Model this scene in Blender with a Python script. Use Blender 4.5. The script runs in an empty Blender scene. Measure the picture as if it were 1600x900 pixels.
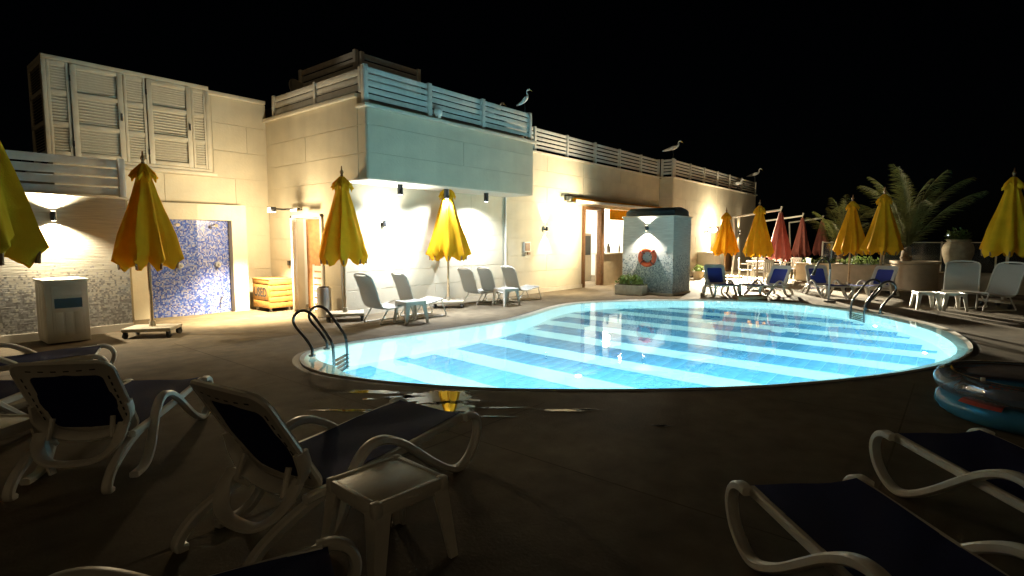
import bpy, bmesh, math, random
from mathutils import Vector, Matrix, noise
from mathutils.geometry import tessellate_polygon
random.seed(7)
S = bpy.context.scene
COL = S.collection
R = math.radians
PI = math.pi

# ------------------------------------------------------------------ camera, sky, sun, exposure
cam = bpy.data.cameras.new('camera'); co = bpy.data.objects.new('camera', cam); COL.objects.link(co)
co.location = (0, 0, 1.5)
co.rotation_euler = (R(90 - 5.04), 0, R(39.5 - 90))
cam.sensor_width = 36; cam.lens = 19.125; cam.clip_start = .05; cam.clip_end = 3000
S.camera = co
W = bpy.data.worlds.new('World'); S.world = W; W.use_nodes = True
wn = W.node_tree; bg = wn.nodes['Background']
sky = wn.nodes.new('ShaderNodeTexSky'); sky.sky_type = 'NISHITA'; sky.sun_disc = False
SUN_EL, SUN_AZ = R(34), R(228)
sky.sun_elevation = SUN_EL; sky.sun_rotation = SUN_AZ
wn.links.new(sky.outputs[0], bg.inputs[0]); bg.inputs[1].default_value = 0.00010
sl = bpy.data.lights.new('fill_sun', 'SUN'); sl.energy = 0.085; sl.angle = R(70); sl.color = (1, .72, .38)  # added dim fill from behind the camera, lifts the foreground loungers
so = bpy.data.objects.new('fill_sun', sl); COL.objects.link(so)
so.rotation_euler = Vector((-math.sin(SUN_AZ) * math.cos(SUN_EL), -math.cos(SUN_AZ) * math.cos(SUN_EL), -math.sin(SUN_EL))).to_track_quat('-Z', 'Y').to_euler()
S.view_settings.view_transform = 'Standard'; S.view_settings.look = 'None'
S.view_settings.exposure = 0; S.view_settings.gamma = 1
S.render.engine = 'CYCLES'
S.cycles.use_denoising = True
S.cycles.max_bounces = 8; S.cycles.transparent_max_bounces = 12
S.cycles.sample_clamp_indirect = 4.0

# ------------------------------------------------------------------ materials
def mat(name, c, rough=.6, metal=0., var=.12, scale=6., bump=0., bscale=60., trans=0., spec=.5, var2=0., vscale2=.8, streak=0.):
    m = bpy.data.materials.new(name); m.use_nodes = True
    n, l = m.node_tree.nodes, m.node_tree.links
    p = n['Principled BSDF']; p.inputs['Roughness'].default_value = rough; p.inputs['Metallic'].default_value = metal
    p.inputs['Specular IOR Level'].default_value = spec
    tc = n.new('ShaderNodeTexCoord')
    def noise_(s, d=5):
        t = n.new('ShaderNodeTexNoise'); t.inputs['Scale'].default_value = s; t.inputs['Detail'].default_value = d
        l.new(tc.outputs['Object'], t.inputs['Vector']); return t
    t = noise_(scale)
    r = n.new('ShaderNodeValToRGB'); l.new(t.outputs['Fac'], r.inputs[0])
    r.color_ramp.elements[0].position = .3; r.color_ramp.elements[1].position = .7
    r.color_ramp.elements[0].color = tuple(max(0, x * (1 - var)) for x in c) + (1,)
    r.color_ramp.elements[1].color = tuple(min(1, x * (1 + var)) for x in c) + (1,)
    out = r.outputs[0]
    if var2:
        t2 = noise_(vscale2, 8)
        r2 = n.new('ShaderNodeMapRange'); l.new(t2.outputs['Fac'], r2.inputs[0])
        r2.inputs[1].default_value = .35; r2.inputs[2].default_value = .68; r2.inputs[3].default_value = 1 - var2; r2.inputs[4].default_value = 1 + var2
        mx = n.new('ShaderNodeVectorMath'); mx.operation = 'SCALE'; l.new(out, mx.inputs[0]); l.new(r2.outputs[0], mx.inputs['Scale'])
        out = mx.outputs[0]
    if streak:
        mp = n.new('ShaderNodeVectorMath'); mp.operation = 'MULTIPLY'; l.new(tc.outputs['Object'], mp.inputs[0]); mp.inputs[1].default_value = (2.3, 2.3, .35)
        t3 = n.new('ShaderNodeTexNoise'); t3.inputs['Scale'].default_value = 1; t3.inputs['Detail'].default_value = 5; l.new(mp.outputs[0], t3.inputs['Vector'])
        r3 = n.new('ShaderNodeMapRange'); l.new(t3.outputs['Fac'], r3.inputs[0]); r3.inputs[1].default_value = .3; r3.inputs[2].default_value = .6; r3.inputs[3].default_value = 1 - streak; r3.inputs[4].default_value = 1.02
        m3 = n.new('ShaderNodeVectorMath'); m3.operation = 'SCALE'; l.new(out, m3.inputs[0]); l.new(r3.outputs[0], m3.inputs['Scale']); out = m3.outputs[0]
    l.new(out, p.inputs['Base Color'])
    if bump:
        tb = noise_(bscale, 6); b = n.new('ShaderNodeBump'); b.inputs['Strength'].default_value = bump; b.inputs['Distance'].default_value = .01
        l.new(tb.outputs['Fac'], b.inputs['Height']); l.new(b.outputs[0], p.inputs['Normal'])
    if trans:
        tr = n.new('ShaderNodeBsdfTranslucent'); l.new(out, tr.inputs[0]); ms = n.new('ShaderNodeMixShader'); ms.inputs[0].default_value = trans
        l.new(p.outputs[0], ms.inputs[1]); l.new(tr.outputs[0], ms.inputs[2]); l.new(ms.outputs[0], n['Material Output'].inputs[0])
    return m

def emit(name, c, s):
    m = bpy.data.materials.new(name); m.use_nodes = True; n, l = m.node_tree.nodes, m.node_tree.links
    n.clear(); e = n.new('ShaderNodeEmission'); e.inputs[0].default_value = (*c, 1); e.inputs[1].default_value = s
    o = n.new('ShaderNodeOutputMaterial'); l.new(e.outputs[0], o.inputs[0]); return m

def mosaic(name, cols, size, base=None, fade=None, rough=.35, jit=1.6):
    """square tesserae with random colours; with fade=(z0,z1) they thin out upward over the stone 'base'"""
    m = bpy.data.materials.new(name); m.use_nodes = True; n, l = m.node_tree.nodes, m.node_tree.links
    p = n['Principled BSDF']; p.inputs['Roughness'].default_value = rough
    tc = n.new('ShaderNodeTexCoord')
    def vm(op, a, b=None):
        v = n.new('ShaderNodeVectorMath'); v.operation = op; l.new(a, v.inputs[0])
        if b is not None: v.inputs[1].default_value = b
        return v.outputs[0]
    sc = vm('MULTIPLY', vm('ADD', tc.outputs['Object'], (.0031, .0043, .0037)), (1 / size,) * 3)
    jn = n.new('ShaderNodeTexNoise'); jn.inputs['Scale'].default_value = .6 / size; jn.inputs['Detail'].default_value = 1; l.new(tc.outputs['Object'], jn.inputs['Vector'])
    jv = vm('MULTIPLY', vm('SUBTRACT', jn.outputs['Color'], (.5, .5, .5)), (jit,) * 3)
    ad = n.new('ShaderNodeVectorMath'); ad.operation = 'ADD'; l.new(sc, ad.inputs[0]); l.new(jv, ad.inputs[1])
    fl = vm('FLOOR', ad.outputs[0])
    w = n.new('ShaderNodeTexWhiteNoise'); w.noise_dimensions = '3D'; l.new(fl, w.inputs['Vector'])
    r = n.new('ShaderNodeValToRGB'); r.color_ramp.interpolation = 'CONSTANT'; l.new(w.outputs['Value'], r.inputs[0])
    e = r.color_ramp.elements; e[0].color = (*cols[0], 1); e[1].position = 1 / len(cols); e[1].color = (*cols[1], 1)
    for i in range(2, len(cols)): k = e.new(i / len(cols)); k.color = (*cols[i], 1)
    out = r.outputs[0]
    if base:
        tn = n.new('ShaderNodeTexNoise'); tn.inputs['Scale'].default_value = 1; tn.inputs['Detail'].default_value = 6
        l.new(vm('MULTIPLY', tc.outputs['Object'], (3, 3, 55)), tn.inputs['Vector'])
        rb = n.new('ShaderNodeMapRange'); l.new(tn.outputs['Fac'], rb.inputs[0]); rb.inputs[1].default_value = .3; rb.inputs[2].default_value = .7; rb.inputs[3].default_value = .78; rb.inputs[4].default_value = 1.12
        sb = n.new('ShaderNodeVectorMath'); sb.operation = 'SCALE'; sb.inputs[0].default_value = base; l.new(rb.outputs[0], sb.inputs['Scale'])
        sp = n.new('ShaderNodeSeparateXYZ'); l.new(tc.outputs['Object'], sp.inputs[0])
        mr = n.new('ShaderNodeMapRange'); l.new(sp.outputs['Z'], mr.inputs[0]); mr.inputs[1].default_value = fade[0]; mr.inputs[2].default_value = fade[1]; mr.inputs[3].default_value = .97; mr.inputs[4].default_value = 0
        w2 = n.new('ShaderNodeTexWhiteNoise'); w2.noise_dimensions = '3D'; l.new(vm('ADD', fl, (17.3, 5.1, 9.7)), w2.inputs['Vector'])
        lt = n.new('ShaderNodeMath'); lt.operation = 'LESS_THAN'; l.new(w2.outputs['Value'], lt.inputs[0]); l.new(mr.outputs[0], lt.inputs[1])
        mx = n.new('ShaderNodeMixRGB'); l.new(lt.outputs[0], mx.inputs[0]); l.new(sb.outputs[0], mx.inputs[1]); l.new(out, mx.inputs[2]); out = mx.outputs[0]
        bp = n.new('ShaderNodeBump'); bp.inputs['Strength'].default_value = .5; bp.inputs['Distance'].default_value = .008
        l.new(tn.outputs['Fac'], bp.inputs['Height']); l.new(bp.outputs[0], p.inputs['Normal'])
    l.new(out, p.inputs['Base Color'])
    return m

M = {}
M['wall'] = mat('cream_wall', (.60, .545, .42), .85, var=.04, scale=3, bump=.3, bscale=25, var2=.06, vscale2=1.1, spec=.3, streak=.07)
M['joint'] = mat('wall_joint', (.42, .37, .28), .9)
M['coping'] = mat('coping_render', (.62, .57, .46), .8, var=.06)
M['fence'] = mat('fence_paint', (.70, .68, .62), .55, var=.07, scale=9, bump=.1)
M['darkroof'] = mat('roof_membrane', (.05, .05, .05), .9)
M['shutter'] = mat('shutter_paint', (.56, .52, .42), .55, var=.08)
M['dark'] = mat('dark_void', (.02, .02, .02), .9)
M['black'] = mat('black_metal', (.022, .022, .024), .4, var=.1)
M['steel'] = mat('brushed_steel', (.66, .66, .66), .38, 1., var=.06, scale=40)
M['railsteel'] = mat('rail_steel', (.10, .10, .105), .3, 1., var=.06, scale=40)
M['wood'] = mat('orange_wood', (.50, .26, .07), .5, var=.22, scale=18, bump=.1)
M['polewood'] = mat('pole_wood', (.48, .34, .19), .5, var=.2, scale=25)
M['brown'] = mat('brown_frame', (.20, .095, .035), .45, var=.2, scale=14)
M['doorwood'] = mat('door_wood', (.52, .27, .12), .45, var=.2, scale=9)
M['white'] = mat('white_plastic', (.72, .69, .62), .38, var=.05, scale=12, bump=.05, var2=.05, vscale2=5)
M['whitepaint'] = mat('white_paint', (.78, .76, .70), .5, var=.04)
M['bincab'] = mat('cabinet_paint', (.60, .56, .46), .5, var=.06, bump=.1)
M['navy'] = mat('navy_sling', (.014, .020, .095), .85, spec=.15, var=.15, scale=120, bump=.3, bscale=300)
M['blue'] = mat('royal_sling', (.035, .05, .26), .8, spec=.2, var=.15, scale=120, bump=.3, bscale=300)
M['mesh'] = mat('grey_textilene', (.50, .50, .47), .7, var=.1, scale=150, bump=.3, bscale=300, trans=.25)
M['yellow'] = mat('yellow_canvas', (.73, .375, .012), .85, var=.06, scale=5, bump=.35, bscale=90, trans=.24, var2=.07, vscale2=3, spec=.15)
M['red'] = mat('faded_red_canvas', (.24, .07, .055), .8, var=.1, scale=8, bump=.2, trans=.3)
M['base'] = mat('base_concrete', (.45, .40, .30), .8, var=.1, bump=.2)
M['rubber'] = mat('rubber', (.03, .03, .03), .7)
M['deck'] = mat('deck', (.132, .105, .068), .88, var=.2, scale=5, bump=.28, bscale=45, var2=.30, vscale2=.7, spec=.16)
M['djoint'] = mat('deck_joint', (.085, .066, .04), .95, spec=.1)
M['stone'] = mat('pool_coping', (.62, .57, .50), .55, var=.1, scale=8, bump=.2, bscale=30)
M['grate'] = mat('overflow_channel', (.06, .055, .045), .6)
M['poolwhite'] = mat('pool_white_tile', (.72, .80, .82), .3, var=.04)
M['poolblue'] = mat('pool_blue_tile', (.10, .235, .38), .25, var=.3, scale=3.1)
M['grout'] = mat('pool_grout', (.40, .55, .66), .5, var=.1)
M['orange'] = mat('lifebuoy_orange', (.72, .10, .03), .5, var=.12, bump=.1)
M['planter'] = mat('planter_render', (.48, .40, .28), .8, var=.1, scale=5, bump=.3, bscale=40)
M['trough'] = mat('stone_trough', (.42, .38, .29), .85, var=.15, scale=9, bump=.5, bscale=40)
M['soil'] = mat('soil', (.05, .035, .02), .95, bump=.5)
M['leaf'] = mat('leaf', (.10, .14, .035), .5, var=.35, scale=7, trans=.25)
M['palm'] = mat('palm_leaf', (.085, .09, .022), .85, var=.35, scale=3, trans=.2)
M['bark'] = mat('palm_bark', (.16, .11, .065), .9, var=.3, scale=20, bump=.8, bscale=40)
M['vase'] = mat('vase_clay', (.40, .33, .22), .8, var=.18, scale=9, bump=.4, bscale=30)
M['bird'] = mat('white_feathers', (.82, .82, .80), .7, var=.04, scale=40, bump=.2)
M['bill'] = mat('bill', (.35, .26, .06), .5)
M['bbq'] = mat('dark_cover', (.018, .03, .035), .32, var=.15)
M['bluewall'] = mosaic('shower_mosaic', [(.03, .06, .28), (.06, .12, .42), (.20, .24, .48), (.04, .07, .32), (.34, .35, .46), (.10, .15, .44), (.26, .25, .32)], .024, jit=.35)
M['pebble'] = mosaic('pebble_mosaic', [(.17, .16, .14), (.30, .29, .26), (.21, .20, .18), (.38, .37, .33), (.25, .24, .22)], .026, (.46, .425, .34), (.50, 1.12), .5)
M['bluepebble'] = mosaic('grey_mosaic', [(.13, .16, .17), (.30, .34, .35), (.18, .22, .23), (.38, .42, .42), (.24, .28, .29)], .032, (.60, .61, .57), (.45, 1.15), .45)
M['city'] = emit('city_window', (.45, .70, 1.0), 1.1)
M['citydot'] = emit('city_lamp', (.8, .9, 1.0), 2.5)
M['dist'] = mat('far_building', (.10, .14, .20), .8)
M['sea'] = mat('night_sea', (.004, .007, .012), .15)
def puddle_mat():
    m = bpy.data.materials.new('puddle_water'); m.use_nodes = True; n, l = m.node_tree.nodes, m.node_tree.links; n.clear()
    at = n.new('ShaderNodeAttribute'); at.attribute_name = 'wet'
    tc = n.new('ShaderNodeTexCoord'); t = n.new('ShaderNodeTexNoise'); t.inputs['Scale'].default_value = 22; t.inputs['Detail'].default_value = 5; l.new(tc.outputs['Object'], t.inputs['Vector'])
    ad = n.new('ShaderNodeMath'); ad.operation = 'MULTIPLY_ADD'; l.new(t.outputs['Fac'], ad.inputs[0]); ad.inputs[1].default_value = .55; l.new(at.outputs['Fac'], ad.inputs[2])
    def ss(a, b):
        r = n.new('ShaderNodeMapRange'); r.interpolation_type = 'SMOOTHSTEP'; l.new(ad.outputs[0], r.inputs[0]); r.inputs[1].default_value = a; r.inputs[2].default_value = b; return r.outputs[0]
    p = n.new('ShaderNodeBsdfPrincipled'); p.inputs['Base Color'].default_value = (.045, .035, .022, 1)
    rr = n.new('ShaderNodeMapRange'); l.new(ss(.42, .62), rr.inputs[0]); rr.inputs[3].default_value = .5; rr.inputs[4].default_value = .02; l.new(rr.outputs[0], p.inputs['Roughness'])
    tr = n.new('ShaderNodeBsdfTransparent'); mx = n.new('ShaderNodeMixShader'); l.new(ss(.22, .5), mx.inputs[0]); l.new(tr.outputs[0], mx.inputs[1]); l.new(p.outputs[0], mx.inputs[2])
    o = n.new('ShaderNodeOutputMaterial'); l.new(mx.outputs[0], o.inputs[0]); return m
M['puddle'] = puddle_mat()

def water_mat():
    m = bpy.data.materials.new('pool_water'); m.use_nodes = True; n, l = m.node_tree.nodes, m.node_tree.links; n.clear()
    g = n.new('ShaderNodeBsdfGlass'); g.inputs['IOR'].default_value = 1.333; g.inputs['Roughness'].default_value = 0.0
    g.inputs['Color'].default_value = (.93, .99, 1, 1)
    tc = n.new('ShaderNodeTexCoord'); t = n.new('ShaderNodeTexNoise'); t.inputs['Scale'].default_value = 2.2; t.inputs['Detail'].default_value = 2
    l.new(tc.outputs['Object'], t.inputs['Vector'])
    b = n.new('ShaderNodeBump'); b.inputs['Strength'].default_value = .15; b.inputs['Distance'].default_value = .02
    l.new(t.outputs['Fac'], b.inputs['Height']); l.new(b.outputs[0], g.inputs['Normal'])
    o = n.new('ShaderNodeOutputMaterial'); l.new(g.outputs[0], o.inputs[0]); return m
M['water'] = water_mat()
def glass_mat(name, col, alpha):
    m = bpy.data.materials.new(name); m.use_nodes = True; n, l = m.node_tree.nodes, m.node_tree.links; n.clear()
    t = n.new('ShaderNodeBsdfTransparent'); t.inputs[0].default_value = (*col, 1)
    g = n.new('ShaderNodeBsdfGlossy'); g.inputs['Roughness'].default_value = .06
    d = n.new('ShaderNodeBsdfDiffuse'); d.inputs[0].default_value = (*col, 1)
    f = n.new('ShaderNodeFresnel'); f.inputs[0].default_value = 1.5
    a = n.new('ShaderNodeMixShader'); a.inputs[0].default_value = alpha; l.new(t.outputs[0], a.inputs[1]); l.new(d.outputs[0], a.inputs[2])
    x = n.new('ShaderNodeMixShader'); l.new(f.outputs[0], x.inputs[0]); l.new(a.outputs[0], x.inputs[1]); l.new(g.outputs[0], x.inputs[2])
    o = n.new('ShaderNodeOutputMaterial'); l.new(x.outputs[0], o.inputs[0]); return m
M['glass'] = glass_mat('balustrade_glass', (.62, .72, .80), .06)
M['clearpvc'] = glass_mat('clear_vinyl', (.82, .80, .84), .16)
M['bluepvc'] = glass_mat('blue_vinyl', (.10, .42, .72), .55)
M['redprint'] = mat('red_print', (.55, .07, .04), .3)
LAMP_W = emit('lamp_warm', (1, .84, .58), 14); LAMP_C = emit('lamp_cool', (.9, .96, 1), 10)
GLOW = emit('pool_lamp', (.7, .95, 1), 1.5)

# ------------------------------------------------------------------ mesh helpers
def cr(P, n=6):
    P = [Vector(p) for p in P]; out = []
    Q = [2 * P[0] - P[1]] + P + [2 * P[-1] - P[-2]]
    for i in range(1, len(Q) - 2):
        a, b, c, d = Q[i - 1:i + 3]
        for k in range(n):
            t = k / n
            out.append(.5 * ((2 * b) + (c - a) * t + (2 * a - 5 * b + 4 * c - d) * t * t + (3 * b - a - 3 * c + d) * t ** 3))
    out.append(P[-1]); return out

class MB:
    def __init__(s): s.v = []; s.f = []
    def quad(s, *p):
        b = len(s.v); s.v += [tuple(x) for x in p]; s.f.append(tuple(range(b, b + len(p)))); return s
    def box(s, x0, x1, y0, y1, z0, z1, rz=0, o=(0, 0, 0), mt=None):
        b = len(s.v); c, q = math.cos(rz), math.sin(rz)
        for x, y, z in ((x0, y0, z0), (x1, y0, z0), (x1, y1, z0), (x0, y1, z0), (x0, y0, z1), (x1, y0, z1), (x1, y1, z1), (x0, y1, z1)):
            p = Vector((x, y, z))
            if mt is not None: p = mt @ p
            s.v.append((o[0] + p.x * c - p.y * q, o[1] + p.x * q + p.y * c, o[2] + p.z))
        for f in ((0, 3, 2, 1), (4, 5, 6, 7), (0, 1, 5, 4), (1, 2, 6, 5), (2, 3, 7, 6), (3, 0, 4, 7)): s.f.append(tuple(b + i for i in f))
        return s
    def tube(s, P, r, n=8, side=None, rb=None, cap=True, closed=False, sq=2.):
        P = [Vector(p) for p in P]; N = len(P); b = len(s.v)
        up = None
        for i in range(N):
            if closed: t = P[(i + 1) % N] - P[i - 1]
            else: t = P[min(i + 1, N - 1)] - P[max(i - 1, 0)]
            t.normalize()
            if side is not None:
                a = Vector(side); a = (a - t * a.dot(t)).normalized()
            else:
                if up is None: up = Vector((0, 0, 1)) if abs(t.z) < .9 else Vector((1, 0, 0))
                a = (up - t * up.dot(t)).normalized(); up = a
            c = t.cross(a)
            ri = r[i] if isinstance(r, (list, tuple)) else r
            rj = ri if rb is None else rb
            for k in range(n):
                w = 2 * PI * k / n + PI / n
                cs, sn = math.cos(w), math.sin(w)
                if sq != 2.:
                    cs = math.copysign(abs(cs) ** (2 / sq), cs); sn = math.copysign(abs(sn) ** (2 / sq), sn)
                s.v.append(tuple(P[i] + a * cs * ri + c * sn * rj))
        L = N if closed else N - 1
        for i in range(L):
            j = (i + 1) % N
            for k in range(n):
                k2 = (k + 1) % n
                s.f.append((b + i * n + k, b + i * n + k2, b + j * n + k2, b + j * n + k))
        if cap and not closed:
            s.f.append(tuple(b + k for k in range(n))[::-1]); s.f.append(tuple(b + (N - 1) * n + k for k in range(n)))
        return s
    def cyl(s, x, y, z0, z1, r, n=16, r1=None): return s.tube([(x, y, z0), (x, y, z1)], [r, r if r1 is None else r1], n)
    def lathe(s, prof, n=20, o=(0, 0, 0), rf=None):
        b = len(s.v)
        for r, z in prof:
            for k in range(n):
                w = 2 * PI * k / n; rr = r * (rf(w, z) if rf else 1)
                s.v.append((o[0] + rr * math.cos(w), o[1] + rr * math.sin(w), o[2] + z))
        for i in range(len(prof) - 1):
            for k in range(n):
                k2 = (k + 1) % n
                s.f.append((b + i * n + k, b + i * n + k2, b + (i + 1) * n + k2, b + (i + 1) * n + k))
        return s
    def mesh(s, name, m, smooth=True, bevel=0., ang=40):
        me = bpy.data.meshes.new(name); me.from_pydata(s.v, [], s.f)
        bm = bmesh.new(); bm.from_mesh(me)
        if bevel:
            bmesh.ops.recalc_face_normals(bm, faces=bm.faces)
            es = [e for e in bm.edges if len(e.link_faces) == 2 and e.calc_face_angle() > R(30)]
            bmesh.ops.bevel(bm, geom=es, offset=bevel, segments=2, affect='EDGES', profile=.5, clamp_overlap=True)
        bmesh.ops.recalc_face_normals(bm, faces=bm.faces)
        bm.to_mesh(me); bm.free()
        me.materials.append(m)
        if smooth:
            for p in me.polygons: p.use_smooth = True
            me.set_sharp_from_angle(angle=R(ang))
        return me
    def build(s, name, m, parent=None, smooth=True, bevel=0., loc=None, rz=None, ang=40):
        return link(name, s.mesh(name, m, smooth, bevel, ang), parent, loc, rz)

def link(name, me, parent=None, loc=None, rz=None):
    o = bpy.data.objects.new(name, me); COL.objects.link(o)
    if parent is not None: o.parent = parent
    if loc is not None: o.location = loc
    if rz is not None: o.rotation_euler = (0, 0, rz) if not isinstance(rz, (tuple, list)) else rz
    return o
def tag(o, label=None, cat=None, group=None, kind=None):
    for k, v in (('label', label), ('category', cat), ('group', group), ('kind', kind)):
        if v: o[k] = v
    return o
def thing(name, label, cat, loc=(0, 0, 0), rz=0, group=None, s=1.):
    o = bpy.data.objects.new(name, None); COL.objects.link(o); o.empty_display_size = .1
    o.location = loc; o.rotation_euler = (0, 0, rz); o.scale = (s, s, s)
    return tag(o, label, cat, group)
KIDS = {}
def copy_tree(o, loc=None, rz=None, label=None, s=None, parent=None):
    c = o.copy(); COL.objects.link(c)
    if parent is not None: c.parent = parent
    if loc is not None: c.location = loc
    if rz is not None: c.rotation_euler = (0, 0, rz)
    if s is not None: c.scale = (s, s, s)
    if label: c['label'] = label
    for ch in list(o.children): copy_tree(ch, parent=c)
    return c
def struct(name, mb, m, **k): return tag(mb.build(name, m, **k), kind='structure')
def light(name, typ, loc, energy, color, parent=None, radius=.05, target=None, size=R(60), blend=.6):
    d = bpy.data.lights.new(name, typ); d.energy = energy; d.color = color; d.shadow_soft_size = radius
    if typ == 'SPOT': d.spot_size = size; d.spot_blend = blend
    o = bpy.data.objects.new(name, d); COL.objects.link(o)
    if parent is not None: o.parent = parent
    o.location = loc
    if target is not None: o.rotation_euler = (Vector(target) - Vector(loc)).to_track_quat('-Z', 'Y').to_euler()
    return o
WARM = (1, .79, .48); NEUT = (1, .86, .62); COOL = (.86, .94, 1); PLIGHT = (.47, .92, .93)

# ------------------------------------------------------------------ pool outline
OUT = [(3.36, 6.02), (3.6, 6.50), (3.95, 6.77), (4.5, 6.86), (5.13, 6.78), (5.7, 6.71), (6.34, 6.64), (7.1, 6.58), (7.96, 6.60), (8.93, 6.82), (10.0, 7.09),
       (10.95, 7.12), (11.85, 6.72), (12.65, 6.10), (13.3, 5.36), (13.85, 4.60), (14.2, 3.75), (14.22, 2.85), (13.92, 2.02), (13.38, 1.25), (12.66, .6), (11.72, .11), (10.7, -.13),
       (9.79, -.2), (8.95, -.09), (8.15, .15), (7.35, .52), (6.58, .99), (5.93, 1.46), (5.41, 1.94), (4.95, 2.42), (4.54, 2.91), (4.15, 3.42), (3.83, 3.95), (3.58, 4.48), (3.40, 5.0), (3.30, 5.5)]
def closed_cr(P, n=4):
    N = len(P); o = []
    for i in range(N):
        a, b, c, d = (Vector((*P[(i + k) % N], 0)) for k in (-1, 0, 1, 2))
        for k in range(n):
            t = k / n; v = .5 * ((2 * b) + (c - a) * t + (2 * a - 5 * b + 4 * c - d) * t * t + (3 * b - a - 3 * c + d) * t ** 3)
            o.append((v.x, v.y))
    return o
OUT = closed_cr(OUT)
def inset(P, d):
    N = len(P); o = []
    for i in range(N):
        a, b, c = Vector(P[i - 1]), Vector(P[i]), Vector(P[(i + 1) % N])
        t = (c - a).normalized(); nrm = Vector((t.y, -t.x))     # outline runs clockwise: inward normal on its right
        dd = d(b) if callable(d) else d
        o.append(tuple(b + nrm * dd))
    return o
INN = inset(OUT, lambda p: .14 + .20 * max(0, 1 - (Vector(p) - Vector((3.3, 5.9))).length / .9) + .22 * max(0, 1 - (Vector(p) - Vector((12.6, .55))).length / 3.4))
WAT = inset(OUT, .03)
GUT = inset(OUT, -.09)
FLOOR_D = -1.30; WZ = -.012
def ring(mb, A, za, B, zb):
    b = len(mb.v); n = len(A)
    mb.v += [(x, y, za) for x, y in A] + [(x, y, zb) for x, y in B]
    for i in range(n):
        j = (i + 1) % n; mb.f.append((b + i, b + j, b + n + j, b + n + i))
# deck sheet with the pool cut out
X0, X1, Y0, Y1 = -9, 34, -9, 9
outer = [Vector((-9, -9, 0)), Vector((24.6, -9, 0)), Vector((24.6, 4.0, 0)), Vector((40, 4.0, 0)), Vector((40, 17, 0)), Vector((-9, 17, 0))]
hole = [Vector((x, y, 0)) for x, y in GUT]
tris = tessellate_polygon([outer, hole]); allp = outer + hole
d = MB(); d.v = [tuple(p) for p in allp]; d.f = [tuple(t) for t in tris]
b = len(d.v)
for i in range(len(outer)):                                   # terrace edge drops away
    p, q = outer[i], outer[(i + 1) % len(outer)]
    d.quad((p.x, p.y, 0), (q.x, q.y, 0), (q.x, q.y, -2), (p.x, p.y, -2))
struct('deck', d, M['deck'], smooth=False)
jt = MB()
def nearpool(x, y): return any((x - a) ** 2 + (y - b_) ** 2 < .05 for a, b_ in GUT) or _in(x, y)
def _in(x, y):
    c = False; j = len(GUT) - 1
    for i in range(len(GUT)):
        if (GUT[i][1] > y) != (GUT[j][1] > y) and x < (GUT[j][0] - GUT[i][0]) * (y - GUT[i][1]) / (GUT[j][1] - GUT[i][1]) + GUT[i][0]: c = not c
        j = i
    return c
for k in range(-2, 9):
    q = k * 2.6 + .3
    for i in range(-12, 90):
        a_ = i * .25
        if a_ < 24 and q < 24 and not (nearpool(q, a_) or nearpool(q, a_ + .25)) and a_ + .25 < 9: jt.quad((q - .006, a_, .0025), (q + .006, a_, .0025), (q + .006, a_ + .25, .0025), (q - .006, a_ + .25, .0025))
        if -4 < q < 8.6 and a_ < 24 and not (nearpool(a_, q) or nearpool(a_ + .25, q)): jt.quad((a_, q - .006, .0025), (a_ + .25, q - .006, .0025), (a_ + .25, q + .006, .0025), (a_, q + .006, .0025))
struct('deck_joints', jt, M['djoint'], smooth=False)
s_ = MB(); s_.quad((-1500, -1500, -9), (1500, -1500, -9), (1500, 1500, -9), (-1500, 1500, -9)); struct('sea', s_, M['sea'], smooth=False)
basin = MB(); ring(basin, INN, -.141, INN, FLOOR_D); basin.f.append(tuple(range(len(basin.v), len(basin.v) + len(INN)))); basin.v += [(x, y, FLOOR_D) for x, y in INN]
basin_o = struct('pool_basin', basin, M['poolwhite'], smooth=False)
cp = MB(); g0 = inset(OUT, .035); g1 = inset(INN, -.02)
ring(cp, OUT, -.02, OUT, .012); ring(cp, OUT, .010, WAT, -.004); ring(cp, WAT, -.004, INN, -.065); ring(cp, INN, -.065, INN, -.14)
struct('pool_coping', cp, M['stone'])
gt = MB(); ring(gt, GUT, -.001, OUT, -.014); struct('overflow_channel', gt, M['grate'])
wt = MB(); wt.f.append(tuple(range(len(WAT)))); wt.v += [(x, y, WZ) for x, y in WAT]
wo = struct('pool_water', wt, M['water'], smooth=False)
for p in wo.data.polygons:
    if p.normal.z < 0: wo.data.flip_normals(); break
# dark blue tile bands on the floor: every tile is a tile
def inside(x, y, P):
    c = False; j = len(P) - 1
    for i in range(len(P)):
        if (P[i][1] > y) != (P[j][1] > y) and x < (P[j][0] - P[i][0]) * (y - P[i][1]) / (P[j][1] - P[i][1]) + P[i][0]: c = not c
        j = i
    return c
TW = .205; TG = .009
bands = []; tiles = []
for k in range(-5, 8):
    x0 = 7.32 + 1.08 * k
    if x0 > 13: continue
    for a in range(3):
        for q in range(-4, 38):
            x, y = x0 + TW * (a + .5), q * TW + .1
            if all(inside(x + dx, y + dy, INN) for dx in (-.13, .13) for dy in (-.13, .13)): tiles.append((x, y))
tiles.sort(key=lambda t: t[0] ** 2 + t[1] ** 2)
bm_ = MB().box(-TW / 2 + TG / 2, TW / 2 - TG / 2, -TW / 2 + TG / 2, TW / 2 - TG / 2, 0.002, .012)
tme = bm_.mesh('tile', M['poolblue'], smooth=False)
rest = MB(); gr = MB()
for i, (x, y) in enumerate(tiles):
    gr.box(x - TW / 2, x + TW / 2, y - TW / 2, y + TW / 2, FLOOR_D - .02, FLOOR_D + .004)
    if i < 300: link('tile', tme, basin_o, (x, y, FLOOR_D + .001))
    else: rest.box(x - TW / 2 + TG / 2, x + TW / 2 - TG / 2, y - TW / 2 + TG / 2, y + TW / 2 - TG / 2, FLOOR_D + .003, FLOOR_D + .013)
tag(rest.build('tile_field', M['poolblue'], basin_o, smooth=False), kind='stuff')
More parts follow.
